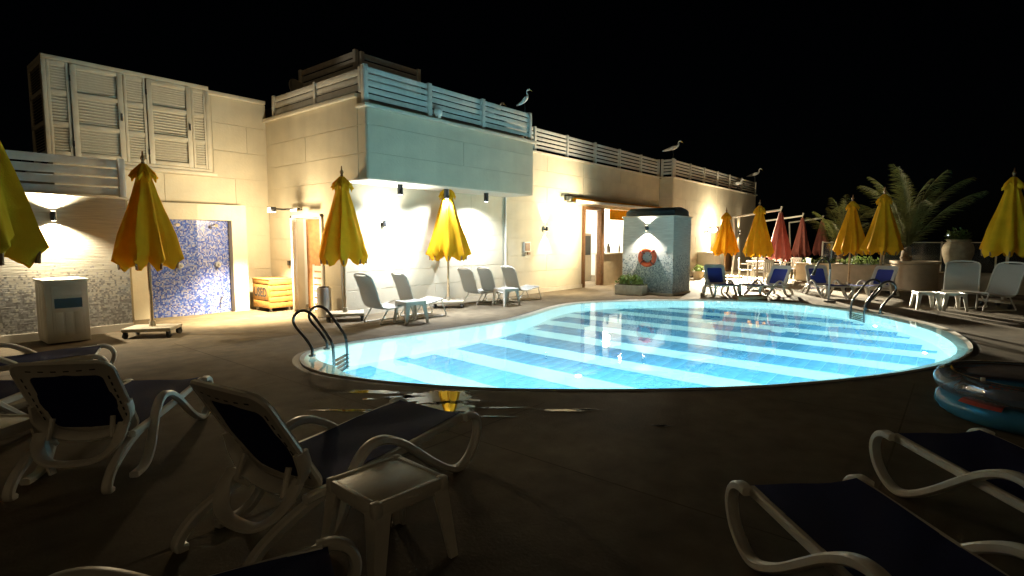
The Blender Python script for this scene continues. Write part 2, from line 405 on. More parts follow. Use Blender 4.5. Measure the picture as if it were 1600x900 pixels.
tag(gr.build('tile_grout', M['grout'], basin_o, smooth=False), kind='stuff')
for x, y in ((11.1, 2.6), (8.1, 3.1), (12.3, 2.0)):
    MB().cyl(x, y, FLOOR_D + .014, FLOOR_D + .03, .13, 18).build('floor_drain', M['poolwhite'], basin_o)
# underwater lamps in the pool wall
PW = 450
for i, off, dz, rad, pw in ((80, .35, -.80, .02, .55), (91, .35, -.80, .02, .7), (103, .16, -.52, .10, 1), (110, .16, -.52, .10, 1), (117, .16, -.52, .10, 1), (124, .16, -.52, .10, 1), (131, .16, -.52, .10, 1), (138, .16, -.52, .10, 1)):
    p = Vector(INN[i % len(INN)]); t = (Vector(INN[(i + 1) % len(INN)]) - Vector(INN[i - 1])).normalized(); nr = Vector((t.y, -t.x))
    f = MB(); f.tube([(p.x - nr.x * .01, p.y - nr.y * .01, dz), (p.x + nr.x * .03, p.y + nr.y * .03, dz)], .10, 16)
    fo = f.build('pool_lamp_lens', GLOW, basin_o)
    light('pool_lamp_light', 'POINT', (p.x + nr.x * off, p.y + nr.y * off, dz), PW * pw, PLIGHT, basin_o, rad)

# ------------------------------------------------------------------ puddles
def puddle(cx, cy, rx, ry, rz, seed):
    mb = MB(); n = 120; c, s = math.cos(rz), math.sin(rz); pts = []
    for k in range(n):
        w = 2 * PI * k / n
        q = 1 + .55 * noise.noise((math.cos(w) * 1.6 + seed, math.sin(w) * 1.6, seed)) + .40 * noise.noise((math.cos(w) * 5 + seed, math.sin(w) * 5, 3.)) + .25 * noise.noise((math.cos(w) * 14 + seed, math.sin(w) * 14, 7.))
        x, y = rx * q * math.cos(w), ry * q * math.sin(w)
        pts.append((cx + x * c - y * s, cy + x * s + y * c, .004))
    K = (1.35, 1.1, .9, .65, .35); W_ = (0, .12, .35, .6, .8)
    for f_ in K: mb.v += [(cx + (x - cx) * f_, cy + (y - cy) * f_, .0045) for x, y, z in pts]
    mb.v.append((cx, cy, .0045))
    for r_ in range(4):
        for k in range(n): k2 = (k + 1) % n; mb.f.append((r_ * n + k, r_ * n + k2, (r_ + 1) * n + k2, (r_ + 1) * n + k))
    for k in range(n): mb.f.append((4 * n + k, 4 * n + (k + 1) % n, 5 * n))
    o = struct('puddle', mb, M['puddle'], smooth=False)
    at = o.data.attributes.new('wet', 'FLOAT', 'POINT')
    for i, d_ in enumerate(at.data): d_.value = 1. if i == 5 * n else W_[i // n]
PUD = [(3.48, 3.78, .34, .17, -.88), (3.33, 3.50, .20, .12, -.9), (3.20, 3.28, .13, .07, -.7), (3.19, 4.42, .24, .055, -.95), (3.27, 4.06, .14, .04, -.8), (2.71, 4.08, .26, .03, -.88), (2.86, 3.86, .17, .035, -.88), (2.96, 3.72, .05, .03, 0),
       (3.62, 3.10, .18, .022, -.88), (3.95, 2.58, .20, .030, -.88), (4.05, 2.50, .09, .02, -.9), (4.08, 1.80, .06, .02, -.9), (3.4, 2.98, .14, .015, -.9), (3.02, 4.25, .05, .025, -.9)]
for i, a in enumerate(PUD): puddle(*a, i * 3.7 + 1)

# ------------------------------------------------------------------ main building
B = thing('hotel_building', 'cream panelled two level pool building with overhanging balcony block and open bar', 'building')
def bx(mb, *a): mb.box(*a); return mb
w = MB()
w.box(2.30, 4.82, 12.06, 16, 0, 2.84)                      # left wing below the shutters
w.box(4.82, 6.04, 12.06, 16, 0, 4.46)
w.box(6.04, 11, 12.2, 16, 0, 4.08)                          # rear of the block
w.box(6.04, 10.9, 8.60, 12.2, 2.66, 4.08)                   # upper storey
w.box(6.04, 10.96, 8.36, 8.60, 2.62, 3.88)                  # front band of balcony
w.box(6.04, 8.0, 9.262, 9.86, 0, 2.66)                        # wall right of the changing door
w.box(8.0, 10.9, 9.262, 12.2, 0, 2.66)
w.box(6.04, 6.28, 11.04, 12.06, 0, 2.66)
w.box(6.04, 6.28, 9.86, 11.04, 1.98, 2.66)
w.box(10.9, 14.72, 9.262, 15, 0, 3.90)                        # long wall left of the bar
w.box(14.72, 20.3, 9.262, 9.55, 2.55, 3.90)                   # lintel over the bar
w.box(14.72, 20.3, 9.55, 15, 2.75, 3.90)
w.box(14.72, 20.3, 13.2, 15, 0, 2.75)
w.box(20.3, 31.2, 8.712, 15, 0, 3.88)
w.build('wall', M['wall'], B, smooth=False)
soff = MB().box(6.06, 10.94, 8.38, 9.25, 2.605, 2.619); soff.build('soffit', M['whitepaint'], B, smooth=False)
c_ = MB()
c_.box(4.80, 6.02, 11.98, 12.3, 4.46, 4.54); c_.box(5.97, 6.3, 8.60, 12.06, 4.08, 4.16)
c_.box(5.97, 11.02, 8.29, 8.6, 3.88, 3.945); c_.box(11.02, 20.27, 9.19, 9.5, 3.90, 3.955); c_.box(20.27, 31.3, 8.64, 8.95, 3.88, 3.935); c_.box(20.23, 20.4, 8.95, 9.19, 3.89, 3.945)
c_.box(3.25, 4.9, 11.86, 12.06, 2.80, 2.87)
c_.build('coping', M['coping'], B, bevel=.012)
rf = MB(); rf.box(6.3, 11, 8.6, 15.9, 4.082, 4.10); rf.box(11, 20.3, 9.5, 14.9, 3.902, 3.92); rf.box(20.4, 31.1, 8.95, 14.9, 3.882, 3.90)
rf.box(7.4, 9.6, 10.6, 15, 4.1, 5.02)
rf.build('roof', M['darkroof'], B, smooth=False)
PANELS = {}
def panels(axis, pos, u0, u1, zs, length, openings=(), shift=0., sgn=-1, th=.012):
    """cladding panels proud of a wall with recessed joints; axis 'x': the wall runs along X at Y=pos"""
    for zi in range(len(zs) - 1):
        z0, z1 = zs[zi] + .005, zs[zi + 1] - .005
        cuts = [u0]; q = u0 + (length * (.5 if (zi % 2) else 1.)) + shift
        while q < u1 - .3: cuts.append(q); q += length
        cuts.append(u1)
        segs = [(cuts[i] + .004, cuts[i + 1] - .004) for i in range(len(cuts) - 1)]
        for (a, b2, oz0, oz1) in openings:
            if z1 > oz0 + .03 and z0 < oz1 - .03:
                ns = []
                for (s0, s1) in segs:
                    if s1 <= a or s0 >= b2: ns.append((s0, s1)); continue
                    if s0 < a - .06: ns.append((s0, a))
                    if s1 > b2 + .06: ns.append((b2, s1))
                segs = ns
        for s0, s1 in segs:
            w_, h_ = round(s1 - s0, 3), round(z1 - z0, 3); key = (axis, w_, h_, sgn, th)
            if key not in PANELS:
                m_ = MB()
                if axis == 'x': m_.box(0, w_, min(0, sgn * th), max(0, sgn * th), 0, h_)
                else: m_.box(min(0, sgn * th), max(0, sgn * th), 0, w_, 0, h_)
                PANELS[key] = m_.mesh('cladding_panel', M['wall'], smooth=False, bevel=.002)
            e = random.uniform(-.0015, .0015)
            link('cladding_panel', PANELS[key], B, (s0, pos + e, z0) if axis == 'x' else (pos + e, s0, z0))
Z1 = [.12, .62, 1.12, 1.62, 2.12, 2.62]
panels('x', 12.06, 3.3, 6.02, [.12, .86, 1.60, 2.22, 2.80], 1.35)
panels('x', 12.06, 4.90, 6.02, [2.80, 3.36, 3.92, 4.46], 1.4)
panels('y', 6.04, 9.27, 12.03, [.12, .60, 1.06, 1.52, 1.98, 2.62], 3.0, [(9.84, 11.08, 0, 1.98)])
panels('y', 6.04, 8.62, 12.03, [2.62, 3.08, 3.58, 4.08], 3.6)
panels('y', 6.04, 8.37, 8.61, [2.62, 3.08, 3.58, 3.88], 2)
panels('x', 8.36, 6.05, 10.95, [2.62, 3.08, 3.58, 3.88], 4.9)
panels('x', 9.262, 6.06, 10.88, [.12, .5, .87, 1.24, 1.61, 1.98, 2.6], 2.4)
panels('x', 9.262, 10.92, 14.68, [.12, .62, 1.07, 1.55, 2.05, 2.55, 3.0, 3.45, 3.9], 3.76)
panels('x', 9.262, 14.74, 20.28, [2.62, 3.0, 3.45, 3.9], 2.4)
panels('x', 8.712, 20.33, 31.18, [.12, .62, 1.12, 1.62, 2.12, 2.62, 3.12, 3.88], 2.4, [(24.55, 25.45, 0, 2.1), (26.4, 27.3, 0, 2.1)])
panels('y', 20.30, 8.72, 9.24, [.12, .62, 1.12, 1.62, 2.12, 2.62, 3.12, 3.88], 2.4)
for q in ((10.92, 14.7, 9.215, 9.26, 0, .115), (6.06, 10.9, 9.22, 9.26, 0, .11), (20.32, 31.2, 8.665, 8.71, 0, .115), (6.0, 6.04, 9.25, 9.85, 0, .112), (6.0, 6.04, 11.08, 12.05, 0, .112)):
    MB().box(*q).build('skirting', M['coping'], B, smooth=False)
MB().tube([(10.93, 9.225, .12), (10.93, 9.225, 2.60)], .025, 10).build('downpipe', M['whitepaint'], B)
# shuttered upper box
FR = MB()
FR.box(2.20, 4.80, 11.88, 12.0, 4.50, 4.575); FR.box(2.20, 4.80, 11.88, 12.0, 2.875, 2.93)
FR.box(2.20, 2.262, 11.885, 12.0, 2.93, 4.50)
FR.box(4.735, 4.80, 11.885, 12.0, 2.93, 4.50)
FR.box(2.205, 2.26, 12.0, 12.95, 4.5, 4.57); FR.box(2.205, 2.26, 12.0, 12.95, 2.88, 2.93); FR.box(2.205, 2.26, 12.9, 12.95, 2.93, 4.5)
FR.build('shutter_box_frame', M['shutter'], B, bevel=.006)
MB().box(2.24, 4.75, 11.955, 12.95, 2.92, 4.52).build('shutter_box_inner_shade', M['dark'], B, smooth=False)  # shade inside the box, put in as a near-black block
def shutter(x0, x1, stile, door):
    z0, z1 = 2.935, 4.495; f = MB(); y0 = 11.872 if door else 11.89
    f.box(x0, x0 + stile, y0, 11.95, z0, z1); f.box(x1 - stile, x1, y0, 11.95, z0, z1)
    rails = [z0, z0 + .075, 3.43, 3.50, 3.955, 4.025, z1 - .07, z1]
    for i in range(0, 8, 2): f.box(x0 + stile, x1 - stile, y0 + .003, 11.95, rails[i], rails[i + 1])
    p = f.build('shutter_panel' if not door else 'shutter_door', M['shutter'], B, bevel=.004)
    sw = x1 - x0 - 2 * stile
    sm = MB().box(-sw / 2, sw / 2, -.026, .026, -.004, .004, mt=Matrix.Rotation(R(-42), 3, 'X')).mesh('slat', M['shutter'], smooth=False)
    for i in range(1, 7, 2):
        a, b2 = rails[i], rails[i + 1]; n = 9
        for k in range(n): link('slat', sm, p, ((x0 + x1) / 2, 11.918, a + (k + .5) * (b2 - a) / n))
    if door: MB().box(x0 - .012, x0 + .004, 11.868, 11.9, 3.1, 3.2).box(x0 - .012, x0 + .004, 11.868, 11.9, 4.2, 4.3).box(x1 - .05, x1 - .035, 11.84, 11.875, 3.65, 3.78).build('hinge_and_catch', M['black'], p)
shutter(2.265, 2.56, .042, False); shutter(2.575, 3.33, .085, True); shutter(3.345, 3.69, .042, False); shutter(3.705, 4.46, .085, True); shutter(4.475, 4.732, .038, False)
sd = MB()
for i, (a, b2) in enumerate(((2.93, 3.0), (3.43, 3.5), (3.955, 4.025), (4.43, 4.5))): sd.box(2.208, 2.25, 12.0, 12.9, a, b2)
sd.box(2.208, 2.25, 12.0, 12.04, 3.0, 4.43).box(2.208, 2.25, 12.86, 12.9, 3.0, 4.43)
sdp = sd.build('side_shutter_panel', M['shutter'], B)
smm = MB().box(-.026, .026, 0, .88, -.004, .004, mt=Matrix.Rotation(R(-42), 3, 'Y')).mesh('slat', M['shutter'], smooth=False)
for a, b2 in ((3.0, 3.43), (3.5, 3.955), (4.025, 4.43)):
    for k in range(9): link('slat', smm, sdp, (2.235, 12.01, a + (k + .5) * (b2 - a) / 9))
# changing room door (open, lit inside)
DF = MB(); DF.box(5.99, 6.10, 11.0, 11.06, 0, 2.02); DF.box(5.99, 6.10, 9.86, 9.92, 0, 2.02); DF.box(5.99, 6.10, 9.86, 11.06, 1.96, 2.02)
DF.build('door_frame', M['whitepaint'], B, bevel=.004)
rm = MB(); rm.box(7.7, 7.75, 9.87, 12.1, 0, 2.3); rm.box(6.29, 7.7, 11.75, 11.8, 0, 2.3); rm.box(6.29, 7.7, 9.87, 11.75, 2.3, 2.34)
rm.build('changing_room', M['whitepaint'], B, smooth=False)
light('changing_room_light', 'POINT', (6.95, 10.5, 2.05), 70, (1, .84, .6), B, .1)
dl = MB().box(0, .04, 0, .52, .02, 1.94); dlo = dl.build('wooden_door_leaf', M['doorwood'], B, loc=(6.36, 10.38, 0), rz=R(12), bevel=.004)
wd = MB(); wd.box(0, .035, 0, .34, .02, 1.94); wdo = wd.build('white_door_leaf', M['whitepaint'], B, loc=(6.02, 10.995, 0), rz=R(148), bevel=.004)
MB().tube([(-.05, .28, .35), (-.05, .28, 1.75)], .012, 8).build('handle', M['steel'], wdo)
lv = MB(); lv.box(0, .03, 0, .03, .02, 1.0); lv.box(0, .03, .37, .4, .02, 1.0)
lvo = lv.build('louvred_gate', M['whitepaint'], B, loc=(6.05, 9.93, 0))
lsm = MB().box(0, .02, .03, .37, 0, .10).mesh('slat', M['whitepaint'], smooth=False)
for k in range(7): link('slat', lsm, lvo, (.005, 0, .06 + k * .135))
MB().box(5.985, 6.03, 11.16, 11.24, .95, 1.05).build('wall_socket', M['black'], B, bevel=.006)
MB().box(11.70, 11.98, 9.205, 9.25, 1.17, 1.45).build('wall_box', M['fence'], B, bevel=.006)
MB().box(11.735, 11.945, 9.197, 9.2055, 1.205, 1.415).box(11.80, 11.90, 9.15, 9.2, 1.10, 1.17).build('wall_box_panel', M['brown'], B, smooth=False)
for x in (24.55, 26.4):
    MB().box(x, x + .9, 8.64, 8.705, 0, 2.1).build('brown_door', M['brown'], B, bevel=.006)
# the bar
bf = MB(); bf.box(14.68, 14.76, 9.16, 9.34, 0, 2.55); bf.box(15.74, 15.92, 9.16, 9.34, 0, 2.55); bf.box(14.76, 15.74, 9.165, 9.335, 2.46, 2.55)
bf.build('bar_door_frame', M['brown'], B, bevel=.006)
bc = MB(); bc.box(15.94, 20.28, 9.20, 9.5, 0, 1.02); bc.build('bar_counter', M['planter'], B, smooth=False)
MB().box(15.94, 20.28, 9.12, 9.62, 1.02, 1.07).build('counter_top', M['whitepaint'], B, bevel=.008)
ir = MB(); ir.box(14.72, 20.3, 13.1, 13.19, 0, 2.74); ir.box(14.725, 14.79, 9.56, 13.1, 0, 2.74); ir.box(20.2, 20.29, 9.56, 13.1, 0, 2.74); ir.box(14.8, 20.2, 9.56, 13.1, 2.68, 2.74)
ir.build('bar_room', M['whitepaint'], B, smooth=False)
sh = MB(); sh.box(14.9, 16.4, 12.75, 13.09, 1.50, 1.54); sh.box(14.9, 19.6, 12.4, 13.09, .85, .9); sh.box(16.6, 19.8, 12.8, 13.09, 1.72, 1.76)
sh.build('bar_shelf', M['steel'], B, smooth=False)
MB().box(14.9, 17.4, 12.45, 13.05, .0, .85).build('bar_cabinet', M['fence'], B, smooth=False)
fg = MB().box(16.75, 17.5, 10.6, 11.3, 0, 1.75).build('bar_fridge', M['bincab'], B, bevel=.02)
MB().box(16.85, 17.4, 10.58, 10.599, .95, 1.65).build('fridge_window', M['bbq'], fg, smooth=False)
light('bar_room_light', 'POINT', (16.4, 11.2, 2.45), 750, (1, .93, .80), B, .25)
light('bar_room_light', 'POINT', (19.0, 10.9, 2.45), 250, (1, .90, .72), B, .25)
sg = MB().box(16.3, 19.2, 9.15, 9.19, 2.18, 2.52).build('bar_signboard', M['yellow'], B, smooth=False)
for i, (x, y, c) in enumerate(((16.2, 9.35, 'glass'), (16.4, 9.3, 'steel'), (16.62, 9.38, 'black'), (17.2, 9.3, 'steel'))):
    b_ = MB().lathe([(.0, 0), (.05, 0), (.05, .16), (.02, .24), (.02, .31), (0, .31)], 10)
    t = tag(b_.build('bottle', M[c], loc=(x, y, 1.071)), ['clear bottle nearest the brown door post on the bar counter', 'steel shaker second from the brown door post on the bar counter', 'black bottle third from the brown door post on the bar counter', 'steel flask farthest from the brown door post on the bar counter'][i], 'bottle', 'bottles on the bar counter')

# awning rolled up over the bar
aw = thing('awning', 'rolled up yellowish awning over the open bar front', 'awning', (13.7, 9.24, 2.72))
MB().box(0, 6.5, -.16, -.02, -.06, .09).build('cassette', M['coping'], aw, bevel=.02)
MB().tube([(0.1, -.27, -.04), (6.4, -.27, -.04)], .075, 12).build('rolled_fabric', M['yellow'], aw)
MB().box(0, 6.5, -.40, -.36, -.12, -.03).build('front_bar', M['fence'], aw, bevel=.008)
for x in (.1, 3.2, 6.3): MB().box(x, x + .05, -.38, -.01, -.10, -.06).build('bracket', M['fence'], aw)
MB().lathe([(.01, -.05), (.05, -.03), (.05, .03), (.01, .05)], 12, (.03, -.46, -.12)).build('added_end_lamp', LAMP_W, aw)  # added lamp globe at the awning end
light('awning_fill_light', 'POINT', (.03, -.54, -.14), 40, WARM, aw, .06)  # added fill light for the long wall
light('awning_fill_light', 'SPOT', (2.2, -.60, -.20), 420, WARM, aw, .06, (2.0, -.8, -2.8), R(80), .8)
light('awning_fill_light', 'SPOT', (4.6, -.22, -.24), 380, WARM, aw, .06, (4.6, -.5, -2.5), R(150), .5)

# ------------------------------------------------------------------ fences
def fence(name, label, p0, p1, z0, z1, n, posts, gap=.022, lift=.07, post=.055, group='white slatted rooftop fences', m='fence'):
    L = math.hypot(p1[0] - p0[0], p1[1] - p0[1]); a = math.atan2(p1[1] - p0[1], p1[0] - p0[0])
    t = thing(name, label, 'fence', (p0[0], p0[1], z0), a, group)
    h = z1 - z0
    pm = MB().box(-post / 2 - .012, post / 2 + .012, -.045, .045, 0, h + .025).mesh('post', M[m], bevel=.006)
    for u in posts: link('post', pm, t, (u, 0, 0))
    sh_ = (h - lift - gap * (n - 1)) / n; cache = {}
    for i in range(len(posts) - 1):
        u0, u1 = posts[i] + post / 2 + .012, posts[i + 1] - post / 2 - .012
        k = round(u1 - u0, 3)
        if k not in cache: cache[k] = MB().box(0, k, -.012, .012, 0, sh_).mesh('slat', M[m], bevel=.004)
        for j in range(n):
            link('slat', cache[k], t, (u0, random.uniform(-.003, .003), lift + j * (sh_ + gap)))
    return t
fence('balcony_fence', 'five slat white fence lit blue by the pool along the balcony front', (6.06, 8.42), (10.92, 8.42), 3.95, 4.6, 5, [0, 1.53, 3.12, 4.83], .026, .09, .075)
fence('side_fence', 'warm lit three slat fence on the balcony side facing the shutters', (6.06, 8.52), (6.06, 11.75), 4.16, 4.58, 3, [0, 1.5, 3.15], .02, .04)
fence('roof_fence', 'long white fence on the roof edge above the bar opening', (10.99, 9.30), (20.34, 9.30), 3.955, 4.6, 5, [.06, 1.27, 2.88, 4.5, 6.12, 7.75, 9.27], .04, .09)
fence('return_fence', 'short white fence piece at the step between bar roof and far roof', (20.34, 8.74), (20.34, 9.24), 3.945, 4.6, 5, [0, .44], .04, .09)
fence('far_fence', 'white roof fence on the farthest wing above the brown doors', (20.40, 8.74), (31.2, 8.74), 3.935, 4.58, 5, [0.08, 1.65, 3.22, 4.9, 6.55, 8.4, 10.75], .04, .09)
fence('terrace_side_fence', 'dim fence on the upper roof terrace running back from its tall corner post', (7.42, 10.62), (7.42, 13.0), 5.02, 5.68, 4, [0, 2.3], .03, .06, .07)
fence('terrace_front_fence', 'dark upper terrace fence facing the pool behind the balcony fence', (7.5, 10.58), (9.25, 10.58), 5.02, 5.66, 4, [0.05, 1.7], .03, .06, .07)
fence('garden_fence', 'four board white fence on top of the pebbled garden wall at left', (-2.5, 10.74), (2.96, 10.74), 2.19, 2.80, 4, [0, 1.8, 3.6, 5.42], .03, .03, .07)

# garden wall with pebbles
gw = thing('garden_wall', 'stone strip wall with grey pebble mosaic along its lower half', 'wall')
MB().box(-3, 2.92, 10.62, 10.85, .12, 2.17).build('wall', M['pebble'], gw, smooth=False)
MB().box(2.70, 2.921, 10.85, 12.05, .12, 2.17).build('return_wall', M['wall'], gw, smooth=False)
MB().box(-3.0, 2.96, 10.58, 10.89, 2.17, 2.20).build('coping', M['coping'], gw, bevel=.006)
MB().box(-3.0, 2.93, 10.605, 10.86, 0, .12).build('plinth', M['coping'], gw, smooth=False)
pe = MB()
for k in range(90):
    z = .15 + random.random() ** 1.6 * .95; y = random.uniform(10.9, 11.5)
    r = random.uniform(.012, .02); pe.box(2.92, 2.928, y, y + r * 2, z, z + r * 1.6)
tag(pe.build('pebbles', M['black'], gw, smooth=False), kind='stuff')

# shower
sw_ = thing('shower_wall', 'free outdoor shower block clad in small blue mosaic tiles in a cream frame', 'shower')
fm = MB()
fm.box(5.06, 5.36, 11.70, 12.04, 0, 2.22); fm.box(4.42, 5.06, 11.702, 12.04, 1.90, 2.219)
fm.quad((3.45, 11.90, 1.9), (4.42, 11.70, 1.9), (4.42, 11.70, 2.22), (3.45, 11.90, 2.22)); fm.quad((3.45, 11.90, 2.22), (4.42, 11.70, 2.22), (4.42, 12.05, 2.22), (3.45, 12.05, 2.22)); fm.quad((3.45, 11.9, 1.9), (4.42, 11.7, 1.9), (4.42, 12.0, 1.9), (3.45, 12.0, 1.9))
fm.box(3.30, 3.56, 11.89, 12.04, 0, 2.22)
fm.build('frame', M['wall'], sw_, smooth=False)
bp_ = MB(); bp_.quad((3.56, 11.95, 0), (4.42, 11.78, 0), (4.42, 11.78, 1.9), (3.56, 11.95, 1.9)); bp_.quad((4.42, 11.78, 0), (5.06, 11.86, 0), (5.06, 11.86, 1.9), (4.42, 11.78, 1.9))
bp_.build('mosaic_panel', M['bluewall'], sw_, smooth=False)
for x, y in ((4.05, 11.82), (4.74, 11.79)):
    MB().tube([(x, y + .03, 1.80), (x, y - .08, 1.82), (x, y - .13, 1.79)], [.012, .012, .04], 10).build('shower_head', M['steel'], sw_)
    MB().tube([(x + .05, y + .03, 1.0), (x + .05, y - .03, 1.0)], .055, 14).tube([(x + .05, y - .03, 1.0), (x + .05, y - .09, .98)], .014, 8).build('mixer_valve', M['steel'], sw_)
MB().tube([(4.85, 11.84, .32), (4.85, 11.74, .32), (4.85, 11.72, .26)], .016, 8).build('foot_tap', M['steel'], sw_)

# ------------------------------------------------------------------ wall lamps
def sconce(label, loc, nrm, e_up, e_dn, col=NEUT, size=74, off=.085, h=.07):
    """black up-and-down wall lamp; nrm points away from the wall"""
    rz = math.atan2(nrm[1], nrm[0])
    t = thing('wall_lamp', label, 'wall lamp', loc, rz, 'black up and down wall lamps')
    MB().box(-.01, .02, -.03, .03, -.04, .04).build('back_plate', M['black'], t)
    MB().tube([(off, 0, -h), (off, 0, h)], .038, 14).box(.018, off, -.012, .012, -.012, .012).build('body', M['black'], t)
    if e_up:
        MB().tube([(off, 0, h), (off, 0, h + .004)], .028, 12).build('upper_lens', LAMP_W, t)
        light('wall_lamp_light', 'SPOT', (off, 0, h + .02), e_up, col, t, .02, (off - .035, 0, 5), R(size), .55)
    if e_dn:
        MB().tube([(off, 0, -h - .004), (off, 0, -h)], .028, 12).build('lower_lens', LAMP_W, t)
        light('wall_lamp_light', 'SPOT', (off, 0, -h - .02), e_dn, col, t, .02, (off - .035, 0, -5), R(size), .55)
    return t
sconce('wall lamp on the pebbled garden wall above the white cabinet', (1.97, 10.62, 1.86), (0, -1), 200, 420, (1, .87, .64), 140)
sconce('wall lamp under the balcony overhang beside the green shaded umbrella', (7.01, 9.25, 1.83), (0, -1), 260, 130, (1, .93, .80), 135)
sconce('wall lamp on the long cream wall between wall box and bar door', (12.69, 9.25, 1.82), (0, -1), 220, 220, (1, .84, .55), 80)
sconce('wall lamp above the orange lifebuoy on the pillar', (14.0, 6.70, 1.82), (-1, 0), 90, 260, (1, .93, .82), 118)
sconce('wall lamp on the far wing just left of the leftmost yellow far umbrella', (23.9, 8.70, 1.88), (0, -1), 90, 80, (1, .84, .56), 62)
sconce('wall lamp on the far wing between the two brown doors', (25.9, 8.70, 1.88), (0, -1), 90, 80, (1, .84, .56), 62)
sconce('last wall lamp on the far wing beyond both brown doors', (28.4, 8.70, 1.88), (0, -1), 90, 80, (1, .84, .56), 62)
for i, x in enumerate((7.05, 8.32, 9.60)):
    t = thing('soffit_lamp', ['black soffit lamp nearest the balcony corner', 'black soffit lamp in the middle behind the third umbrella top', 'black soffit lamp nearest the long cream wall'][i], 'ceiling lamp', (x, 8.70, 2.60), 0, 'black cylinder lamps under the balcony')
    MB().tube([(0, 0, 0), (0, 0, -.20)], .058, 18).build('body', M['black'], t, ang=30)
    MB().tube([(0, 0, -.196), (0, 0, -.203)], .042, 16).build('lens', LAMP_C, t)
    light('soffit_lamp_light', 'SPOT', (0, 0, -.22), 560, (.86, .93, 1), t, .04, (0, .35, -2.6), R(150), .85)
# bulkhead lamp on the arm over the changing room door
t = thing('door_lamp', 'bright flood lamp on an arm over the changing room door', 'lamp', (6.02, 10.62, 2.12))
MB().box(-.66, 0, -.02, .02, -.015, .015).box(-.36, -.30, -.46, .20, -.012, .02).build('arm', M['black'], t, bevel=.004)
MB().box(-.74, -.62, -.14, .0, -.06, .03).build('housing', M['black'], t, bevel=.008)
MB().box(-.73, -.63, -.13, -.01, -.075, -.061).build('lens', LAMP_W, t)
light('door_lamp_light', 'POINT', (-.80, -.10, -.08), 205, WARM, t, .09)
light('door_lamp_light', 'SPOT', (-.78, -.10, -.10), 2400, (1, .80, .48), t, .07, (-.95, .18, -2.1), R(90), .7)
MB().tube([(-.34, -.2, -.03), (-.34, -.44, -.03)], .025, 8).build('sensor', M['fence'], t)
# ball lamp on the far wing
t = thing('ball_lamp', 'glowing ball lamp hanging on the far wing wall above the brown door', 'lamp', (24.35, 8.69, 1.95))
MB().box(-.03, .03, -.16, 0, .10, .14).build('bracket', M['black'], t)
MB().lathe([(.001, -.13), (.06, -.115), (.11, -.065), (.13, 0), (.11, .065), (.06, .11), (.001, .125)], 16, (0, -.2, 0)).build('globe', LAMP_W, t)
light('ball_lamp_light', 'POINT', (0, -.42, 0), 500, (1, .84, .55), t, .12)
light('ball_lamp_light', 'SPOT', (0, -.50, 0), 52000, (1, .88, .64), t, .12, (-3.6, -3.1, -2.5), R(66), 1)
light('ball_lamp_light', 'SPOT', (0, -.46, 0), 9000, (1, .86, .6), t, .12, (-5.2, -5.4, -.1), R(48), .6)
# security dome on the balcony edge
t = thing('dome_lamp', 'small white dome lamp on the balcony edge in front of its fence', 'lamp', (7.72, 8.30, 3.945))
MB().box(-.04, .04, -.05, .05, 0, .05).build('foot', M['fence'], t)
MB().lathe([(.002, .03), (.07, .045), (.10, .10), (.09, .16), (.05, .20), (.002, .21)], 14).build('dome', M['whitepaint'], t)

# ------------------------------------------------------------------ pillar, lifebuoy, trough
pl = thing('service_pillar', 'free standing tiled block with mosaic base and dark curved cover', 'pillar', (14, 5.95, 0))
MB().box(0, 1.2, 0, 1.5, 0.06, 2.12).build('wall', M['bluepebble'], pl, smooth=False)
MB().box(-.02, 1.22, -.02, 1.52, 0, .06).build('plinth', M['coping'], pl, smooth=False)
MB().box(-.03, 1.23, -.03, 1.53, 2.12, 2.16).build('cap', M['coping'], pl, bevel=.006)
cv = MB(); ncv = 12; prof = [(.08 + (.5 - .5 * math.cos(PI * k / ncv)) * 1.0, 2.162 + .05 + .19 * math.sin(PI * k / ncv) ** .6) for k in range(ncv + 1)]
prof = [(.06, 2.162)] + prof + [(1.10, 2.162)]
bb = len(cv.v)
for y in (.02, .08, 1.40, 1.46):
    sc_ = .86 if y in (.02, 1.46) else 1.
    for x, z in prof: cv.v.append((.58 + (x - .58) * (1 if sc_ == 1. else .97), y, 2.162 + (z - 2.162) * sc_))
n_ = len(prof)
for i in range(3):
    for k in range(n_ - 1): cv.f.append((bb + i * n_ + k, bb + i * n_ + k + 1, bb + (i + 1) * n_ + k + 1, bb + (i + 1) * n_ + k))
cv.f.append(tuple(range(bb, bb + n_))); cv.f.append(tuple(range(bb + 3 * n_, bb + 4 * n_))[::-1])
cv.build('curved_cover', M['bbq'], pl)
MB().box(-.012, 0, .17, .25, 1.20, 1.32).build('switch_plate', M['whitepaint'], pl)
fl_ = MB().box(.16, .36, 1.50, 1.53, 1.92, 2.0).build('added_fill_lamp', M['black'], pl)  # added lamp on the unseen rear face, fills the long wall
MB().box(.18, .34, 1.531, 1.536, 1.935, 1.985).build('added_fill_lens', LAMP_W, fl_, smooth=False)
light('added_fill_light', 'SPOT', (.26, 1.60, 1.96), 800, (1, .80, .50), pl, .1, (-1.5, 3.3, 2.1), R(160), .8)
lb = thing('lifebuoy', 'orange lifebuoy hanging on the mosaic pillar', 'lifebuoy', (13.93, 6.66, 1.03))
MB().tube([(0, .21 * math.cos(2 * PI * k / 28), .21 * math.sin(2 * PI * k / 28)) for k in range(28)], .062, 12, closed=True).build('ring', M['orange'], lb)
for a in (45, 135, 225, 315):
    c0, s0 = math.cos(R(a)), math.sin(R(a))
    MB().tube([(.07 * math.cos(q), c0 * (.21 + .07 * math.sin(q)), s0 * (.21 + .07 * math.sin(q))) for q in [2 * PI * k / 12 for k in range(12)]], .018, 6, closed=True).build('strap', M['red'], lb)
